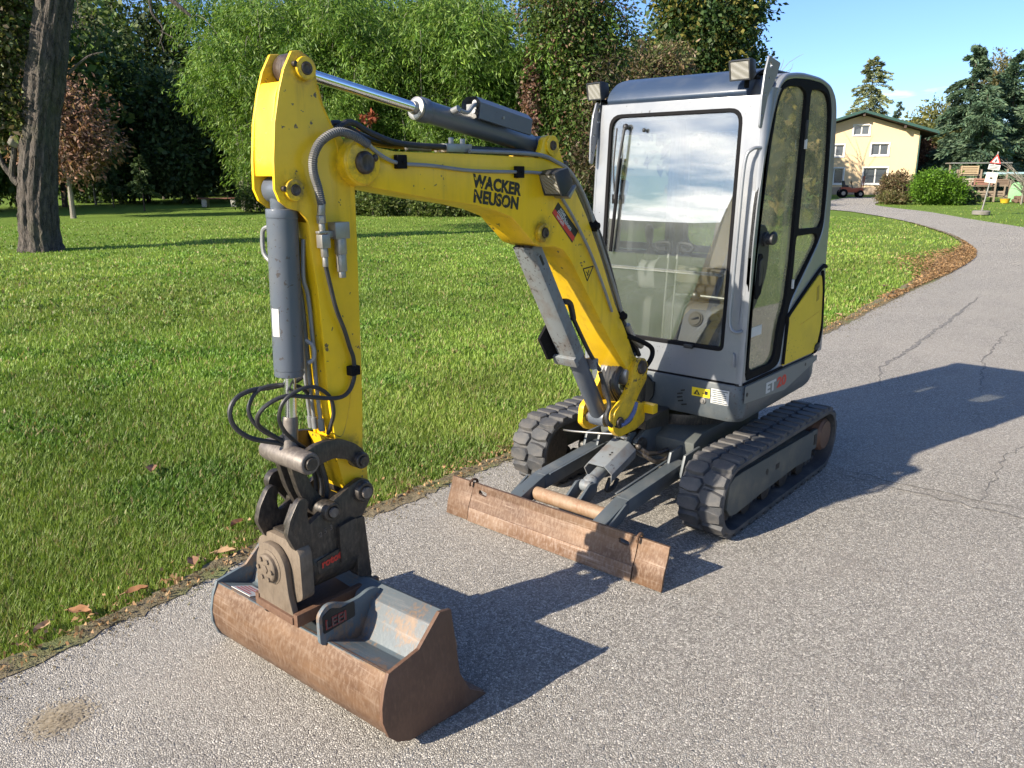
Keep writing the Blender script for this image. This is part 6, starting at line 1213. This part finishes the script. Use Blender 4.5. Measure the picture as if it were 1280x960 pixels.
# ---- house
HB = ray_pt(1069, 245, 64); HB.z = .0; vdir = V((HB.x-CAM.x, HB.y-CAM.y, 0)).normalized(); ang = math.atan2(vdir.y, vdir.x)-PI/2+rad(4)
H_ = thing('farm_house', 'cream yellow gabled house with a green edged roof at the end of the lane', 'house', (HB.x, HB.y, 0), ang)
CREAM = paint('cream_render', (.73, .54, .315), .8, dirt=(.55, .43, .29), dirt_amt=.25, dscale=1.2); PLINTH = paint('stone_plinth', (.36, .28, .20), .85, dirt=(.2, .16, .12), dirt_amt=.6, dscale=4); GREENR = paint('green_roof_edge', (.018, .070, .055), .5); TILE = paint('dark_roof_tiles', (.10, .07, .055), .7); WFR = paint('white_window_frame', (.75, .74, .70), .5, dirt_amt=.1); DKW = paint('dark_eaves_wood', (.06, .04, .03), .7)
PANE, t_, b_ = new_mat('house_pane'); b_.inputs['Base Color'].default_value = (.06, .07, .08, 1); b_.inputs['Roughness'].default_value = .12; b_.inputs['Specular IOR Level'].default_value = .8
hw, zE, zA, dp = 4.15, 4.75, 6.05, 11
wins = [(-.02, 4.55, 1.15, .72), (-1.80, 2.95, 1.25, .86), (1.45, 3.0, 1.25, .86), (-1.75, .82, 1.40, 1.20), (1.30, .82, 1.75, 1.22)]
gable = [(-hw, .55), (hw, .55), (hw, zE), (0, zA), (-hw, zE)]
holes_ = [[(x-w/2, z), (x+w/2, z), (x+w/2, z+h), (x-w/2, z+h)] for x, z, w, h in wins]
m = plate([gable]+holes_, .3, lambda u, v, w: (u, .15+w, v)); m.build('front_wall', CREAM, H_, smooth=False)
m = MB(); m.box((hw-.15, dp/2+.16, (zE+.55)/2), (.3, dp-.34, zE-.55)); m.build('right_wall', CREAM, H_); m = MB(); m.box((-hw+.15, dp/2+.16, (zE+.55)/2), (.3, dp-.34, zE-.55)); m.build('left_wall', CREAM, H_)
m = MB(); m.box((0, dp/2, .26), (2*hw+.06, dp+.1, .58)); m.build('plinth', PLINTH, H_)
m = MB(); m.prism([(-hw, .6), (hw, .6), (hw, zE), (0, zA), (-hw, zE)], dp-.3, dp); m.build('back_wall', CREAM, H_)
sl = (zA-zE)/hw; ov = 1.15
for s in (1, -1):
    m = MB(); m.prism([(0, zA+.30), (s*(hw+ov), zE-sl*ov+.30), (s*(hw+ov), zE-sl*ov+.14), (0, zA+.14)], -.9, dp+.6); m.build('roof', TILE, H_)
    m = MB(); m.prism([(0, zA+.34), (s*(hw+ov+.05), zE-sl*ov+.33), (s*(hw+ov+.05), zE-sl*ov+.13), (0, zA+.14)], -.98, -.905); m.build('verge_board', GREENR, H_)
    m = MB(); m.prism([(s*.02, zA+.13), (s*(hw+ov-.02), zE-sl*(ov)+.135), (s*(hw+ov-.02), zE-sl*ov+.10), (s*.02, zA+.095)], -.88, dp+.5); m.build('soffit', DKW, H_)
    m = MB(); m.tube([(s*(hw+ov+.06), -.9, zE-sl*ov+.14), (s*(hw+ov+.06), dp+.5, zE-sl*ov+.14)], .08, 8); m.build('gutter', GREENR, H_)
for x in (-3.0, 0, 3.0): m = MB(); m.box((x, -.43, zA-abs(x)*sl-.04), (.16, .86, .2)); m.build('purlin_end', DKW, H_)
m = MB(); m.tube([(hw+.06, -.05, zE-.3), (hw+.06, -.05, .5)], .05, 8); m.build('downpipe', GREENR, H_)
for x, z, w, h in wins:
    f = MB()
    for a, b, c, d in ((x-w/2-.05, z-.09, w+.34 if 0 else w+.1, .09), ): pass
    f.box((x, -.02, z-.05), (w+.18, .10, .10)); f.box((x, -.02, z+h+.045), (w+.18, .06, .09)); f.box((x-w/2-.045, -.02, z+h/2), (.09, .06, h-.005)); f.box((x+w/2+.045, -.02, z+h/2), (.09, .06, h-.005))
    wo = f.build('window', WFR, H_)
    q = MB(); q.box((x, .14, z+h/2), (.09, .06, h)); q.box((x-w/2+.03, .14, z+h/2), (.06, .06, h)); q.box((x+w/2-.03, .14, z+h/2), (.06, .06, h)); q.box((x, .141, z+.03), (w, .05, .06)); q.box((x, .141, z+h-.03), (w, .05, .06)); q.build('sash', WFR, wo)
    for s in (-1, 1): q = MB(); q.box((x+s*w/4, .155, z+h/2), (w/2-.14, .012, h-.12)); q.build('pane', PANE, wo)
    if h < 1: q = MB(); q.box((x-w*.2, .21, z+h/2), (w*.5, .01, h*.9)); q.build('curtain', WHITE, wo)
# red brown board beside the lower left window
m = MB(); m.box((-2.22, .06, 1.42), (.46, .05, 1.15)); m.build('shutter', WOOD, H_)
# ---- small orange machine in front of the house
MO = ray_pt(1062, 252, 56); MO.z = 0; ORG = paint('orange_red_paint', (.36, .085, .035), .6, dirt_amt=.5)
t = thing('garden_tractor', 'small orange red garden tractor standing in front of the cream house', 'tractor', (MO.x, MO.y, 0), ang+.15)
m = MB(); m.prism(rnd([(-.75, .35), (.75, .35), (.80, .62), (.55, .68), (.0, .62), (-.1, .72), (-.7, .72)], .06), -.3, .3); m.build('body', ORG, t, .03)
for x, r_0 in ((-.55, .30), (.58, .25)):
    for y in (-.36, .36):
        m = MB(); m.lathe((x, y-.08, r_0), (x, y+.08, r_0), [(0, r_0*.6), (.05, r_0*.9), (.3, r_0), (.7, r_0), (.95, r_0*.9), (1, r_0*.6)], 18); w_ = m.build('wheel', SEAL, t); m = MB(); m.cyl((x, y-.085, r_0), (x, y+.085, r_0), r_0*.45); m.build('rim', ZINC, w_)
m = MB(); m.prism(rnd([(-.2, .72), (-.55, .72), (-.62, 1.15), (-.5, 1.15), (-.42, .86), (-.2, .84)], .04), -.22, .22); m.build('seat', BLK, t, .02)
m = MB(); m.tube([(.1, 0, .62), (-.02, 0, 1.05)], .03, 8); m.tube([(-.02+.0, .18*math.cos(g), 1.05+.18*math.sin(g)*.5) for g in [k*PI/6 for k in range(13)]], .018, 6); m.build('steering_wheel', BLK, t)
m = MB(); m.tube([(.72, -.25, .5), (.78, -.25, 1.45)], .035, 6); m.tube([(.72, .25, .5), (.78, .25, 1.45)], .035, 6); m.box((.78, 0, 1.4), (.05, .5, .06)); m.build('upright_frame', ORG, t)
# ---- bushes
def bush(name, label, px, d, w, h, n, pal, seed, L): return brush(name, label, px, d, w, h, n, pal, seed, L, Wd=.5)
bush('ball_bush', 'rounded bright green bush beside the lane right of the house', 1166, 44, 1.45, 1.55, 26000, [(.095, .20, .016), (.14, .26, .024), (.06, .135, .012)], 181, .115)
bush('brown_bush', 'brownish shrub between the house and the bright green bush', 1118, 49, 1.0, 1.5, 5000, [(.17, .11, .06), (.12, .12, .05), (.20, .14, .08)], 182, .15)
bush('dark_shrub', 'low dark shrub to the right of the bright green bush', 1200, 44.5, .8, .7, 3000, G_DARK, 183, .13); bush('low_hedge', 'low brownish ground shrub in front of the bright green bush', 1112, 45, 1.2, .55, 3500, [(.12, .13, .04), (.16, .12, .06)], 184, .12)
# ---- spruces, larch and the rest on the right
for i, (px, d, H, Rb, lb) in enumerate(((1198, 68, 11.6, 4.9, 'large blue green spruce left one of the pair right of the house'), (1250, 70, 11.4, 4.9, 'large blue green spruce right one of the pair behind the road sign'), (1218, 62, 7.5, 3.6, 'lower spruce in front of the big pair'))):
    p = ray_pt(px, 240, d); conifer('blue_spruce', lb, (p.x, p.y, 0), H, Rb, 190+i, G_SPR, 32000, 'spruces right of the house', L=.36, droop=.30, irregular=.30, power=.95, sparse=.75)
p = ray_pt(1225, 240, 82); tree('autumn_tree', 'thin yellowish tree top showing between the two spruces', 'tree', (p.x, p.y, 0), 12.6, .16, [((0, 0, 11.0), (1.6, 1.6, 2.0)), ((.4, .4, 9), (1.8, 1.8, 2.0))], 5000, .26, .5, [(.16, .15, .06), (.20, .17, .08), (.13, .13, .06)], 195)
p = ray_pt(1076, 240, 92); conifer('tall_larch', 'tall airy yellow green larch behind the house', (p.x, p.y, 0), 14.0, 3.1, 196, [(.15, .19, .09), (.20, .22, .10), (.25, .25, .10)], 14000, None, bare=.12, sparse=.9, L=.32, irregular=.5, droop=.3, power=.5)
for i, (px, d, H, lb) in enumerate(((1113, 98, 9.6, 'small thin spruce behind the house roof'), (1132, 110, 8, 'smallest thin spruce over the roof slope'), (1176, 95, 11.5, 'thin pale spruce left of the big pair'))):
    p = ray_pt(px, 240, d); conifer('thin_spruce', lb, (p.x, p.y, 0), H, 1.7, 200+i, [(.10, .14, .10), (.13, .17, .12)], 2600, 'thin spruces behind the house', sparse=.5, L=.4, irregular=.35)
for i, (px, d, H, w, pal, lb) in enumerate(((1150, 82, 7.6, 3.0, G_YEL, 'yellow green autumn tree right of the house roof'), (1166, 78, 8.6, 2.8, [(.16, .17, .05), (.20, .18, .05), (.11, .13, .04)], 'taller olive autumn tree left of the spruces'), (1282, 84, 8.6, 3.2, G_ORA, 'orange autumn tree at the right edge of the view'), (1144, 70, 4.6, 1.3, G_RED, 'small reddish tree at the corner of the house'))):
    p = ray_pt(px, 240, d); tree('autumn_tree', lb, 'tree', (p.x, p.y, 0), H, .16, [((0, 0, H*.62), (w*.9, w*.9, H*.36)), ((w*.4, -w*.3, H*.45), (w*.6, w*.6, H*.25)), ((-w*.4, w*.3, H*.42), (w*.6, w*.6, H*.25))], 8000, .30, .5, pal, 210+i)
# ---- sign post
SP = V((-34.75, -5.13, 0)); sa = math.atan2((CAM-SP).y, (CAM-SP).x)-PI/2+PI-.12
t = thing('road_sign', 'leaning sign post with a red edged triangle and two white boards in a concrete foot', 'sign', tuple(SP), sa+.1)
lean_ = Matrix.Rotation(rad(7), 4, 'Y'); RIM = paint('sign_red', (.55, .045, .04), .45)
m = MB(); m.cyl((0, 0, .1), (0, 0, 2.55), .035); m.xf(lean_); m.build('post', ZINC, t); m = MB(); m.lathe((0, 0, 0), (0, 0, .16), [(0, .34), (.8, .34), (1, .30)], 24); m.build('concrete_foot', paint('mossy_concrete', (.20, .185, .165), .9, dirt=(.09, .09, .05), dirt_amt=.5, dscale=9), t)
def sg(nm, m, mat, par=t): m.xf(lean_); return m.build(nm, mat, par)
m = MB(); m.prism(rnd([(-.205, 2.08), (.205, 2.08), (0, 2.46)], .03), -.052, -.04); tr_ = sg('warning_triangle', m, RIM); m = MB(); m.prism(rnd([(-.135, 2.115), (.135, 2.115), (0, 2.37)], .02), -.056, -.0525); sg('triangle_field', m, WHITE, tr_)
m = MB(); m.prism([(-.025, 2.135), (.025, 2.135), (.03, 2.21), (0, 2.27), (-.03, 2.21)], -.059, -.0565); sg('triangle_symbol', m, BLKP, tr_)
m = MB(); m.box((.0, -.045, 1.93), (.42, .012, .20)); b1 = sg('upper_board', m, WHITE); m = MB()
for k in range(3): m.box((0, -.0525, 1.985-.055*k), (.33-.06*(k % 2), .002, .03))
sg('board_print', m, SLATE, b1)
m = MB(); m.prism(rnd([(-.21, 1.30), (.21, 1.30), (.21, 1.72), (-.21, 1.72)], .03), -.052, -.04); b2 = sg('lower_board', m, paint('cream_board', (.66, .58, .46), .5, dirt_amt=.1)); m = MB(); m.prism(rnd([(-.06, 1.50), (-.02, 1.53), (.05, 1.52), (.06, 1.47), (.02, 1.45), (-.05, 1.46)], .02), -.055, -.0525); sg('board_symbol', m, BLKP, b2)
# ---- stacked pallets, crates, green sheet, yellow tub at the right
GREYW = paint('weathered_wood', (.26, .20, .145), .85, dirt=(.12, .09, .06), dirt_amt=.6, dscale=6); BRW = paint('brown_boards', (.16, .10, .065), .85, dirt=(.08, .06, .04), dirt_amt=.5)
def local(px, d): q = ray_pt(px, 252, d); return V((q.x, q.y, 0))
va = ang
def pallet_stack(px, d, rows, label, w=1.2):
    p = local(px, d); t = thing('timber_rack', label, 'rack', tuple(p), va)
    for x in (-w/2, w/2):
        for y in (0, .7): m = MB(); m.box((x, y, rows*.62/2), (.09, .09, rows*.62)); m.build('upright', GREYW, t)
    for k in range(rows):
        m = MB(); m.box((0, .35, .30+.62*k), (w, .8, .07)); m.build('shelf_board', GREYW, t)
    return p
def crate(px, d, z, w, h, label, mat=None):
    p = local(px, d); t = thing('wooden_crate', label, 'crate', (p.x, p.y, z), va); n = max(2, int(h/.12))
    m = MB(); m.box((0, .32, h/2), (w-.06, .5, h-.06)); m.build('crate_filling', BRW, t)
    for k in range(n): m = MB(); m.box((0, .03, h*(k+.5)/n), (w, .03, h/n*.72)); m.build('slat', mat or GREYW, t)
    for x in (-w/2+.04, w/2-.04): m = MB(); m.box((x, .0, h/2), (.07, .03, h)); m.build('corner_post', mat or GREYW, t)
pallet_stack(1208, 48, 3, 'grey timber rack holding crates right of the bright bush', 1.15); crate(1208, 47.9, .34, .8, .24, 'low crate on the bottom shelf of the left rack'); crate(1208, 47.9, .96, .8, .42, 'pale crate on the middle shelf of the left rack', paint('pale_planks', (.42, .36, .28), .8)); crate(1207, 47.9, 1.58, .95, .50, 'tan crate on top of the left rack', paint('tan_planks', (.40, .30, .18), .8))
pallet_stack(1226, 47.5, 2, 'lower timber rack directly behind the sign post', 1.3); crate(1224, 47.4, .34, .8, .3, 'crate on the lower shelf behind the sign'); crate(1226, 47.4, .96, 1.0, .40, 'reddish crate on the upper shelf behind the sign', paint('reddish_planks', (.28, .14, .10), .8))
pallet_stack(1244, 47.5, 2, 'timber rack between the sign and the green sheet', 1.3); crate(1243, 47.4, .34, .9, .3, 'dark crate on the shelf left of the green sheet'); crate(1246, 47.4, .96, 1.0, .36, 'topmost crate left of the green sheet', paint('dull_planks', (.20, .14, .10), .8))
p = local(1218, 50); t = thing('lean_to_roof', 'dark flat lean to roof over the racks behind the bush', 'shelter', tuple(p), va)
m = MB(); m.box((0, .5, 2.25), (3.4, 1.8, .07)); m.build('roof_sheet', ZINC, t)
for x in (-1.6, 1.6): m = MB(); m.box((x, .1, 1.1), (.1, .1, 2.2)); m.build('post', GREYW, t)
p = local(1256, 49.5); t = thing('blue_grey_board', 'pale blue grey board lying across the racks right of the sign', 'board', (p.x, p.y, 1.64), va); m = MB(); m.box((0, .3, 0), (2.6, .6, .12)); m.build('board_face', paint('blue_grey_board', (.30, .44, .48), .6), t)
p = local(1268, 46.8); t = thing('green_sheet', 'pale green plastic sheet standing upright right of the racks', 'sheet', tuple(p), va); m = MB(); m.prism(rnd([(-.34, .0), (.30, .02), (.36, 1.0), (.22, 1.12), (-.22, 1.10), (-.36, .6)], .12), 0, .05); m.build('sheet_face', paint('pale_green_plastic', (.27, .58, .25), .5, dirt_amt=.2), t, .01)
p = local(1256, 45.5); t = thing('yellow_tub', 'small yellow plastic tub on the grass by the green sheet', 'tub', tuple(p), va); m = MB(); m.lathe((0, 0, 0), (0, 0, .24), [(0, .20), (.9, .27), (1, .29), (1, .25)], 20); m.build('tub_body', paint('yellow_plastic', (.70, .42, .03), .45), t); m = MB(); m.tube([(-.28, 0, .22), (-.15, -.24, .27), (.15, -.24, .27), (.28, 0, .22)], .015, 6, 4); m.build('tub_handle', ZINC, t)
p = local(1276, 46); t = thing('wood_pile', 'small pile of brown logs under the bare shrub', 'log pile', tuple(p), va)
for k, (x, z) in enumerate(((-.3, .1), (-.08, .1), (.15, .1), (.36, .1), (-.2, .28), (.05, .28), (.25, .28))): m = MB(); m.cyl((x, -.3, z), (x+.02, .5, z), .105, n=12); m.build('log', BRW, t)
p = local(1277, 43.5); t = thing('bare_shrub', 'leafless pale shrub at the right edge of the view', 'shrub', tuple(p), 0); r_ = np.random.default_rng(33); m = MB(); m.tube([(0, 0, 0), (.03, 0, 1.2)], .05, 6)
for i in range(70):
    g = r_.uniform(0, 6.28); l = r_.uniform(.4, 1.5); a = V((0, 0, r_.uniform(.5, 1.3))); e = a+V((l*math.cos(g), l*math.sin(g), l*r_.uniform(.3, 1.2))); m.tube([a, a.lerp(e, .5)+V((r_.normal(0, .1), r_.normal(0, .1), .1)), e], lambda q: .014*(1-.7*q)+.003, 4, 2)
m.build('branches', BARK2, t)

for o_ in [o for o in SC.objects if o.name.split('.')[0] in ('side_branch', 'cover_fitting')]: split_islands(o_, .02)
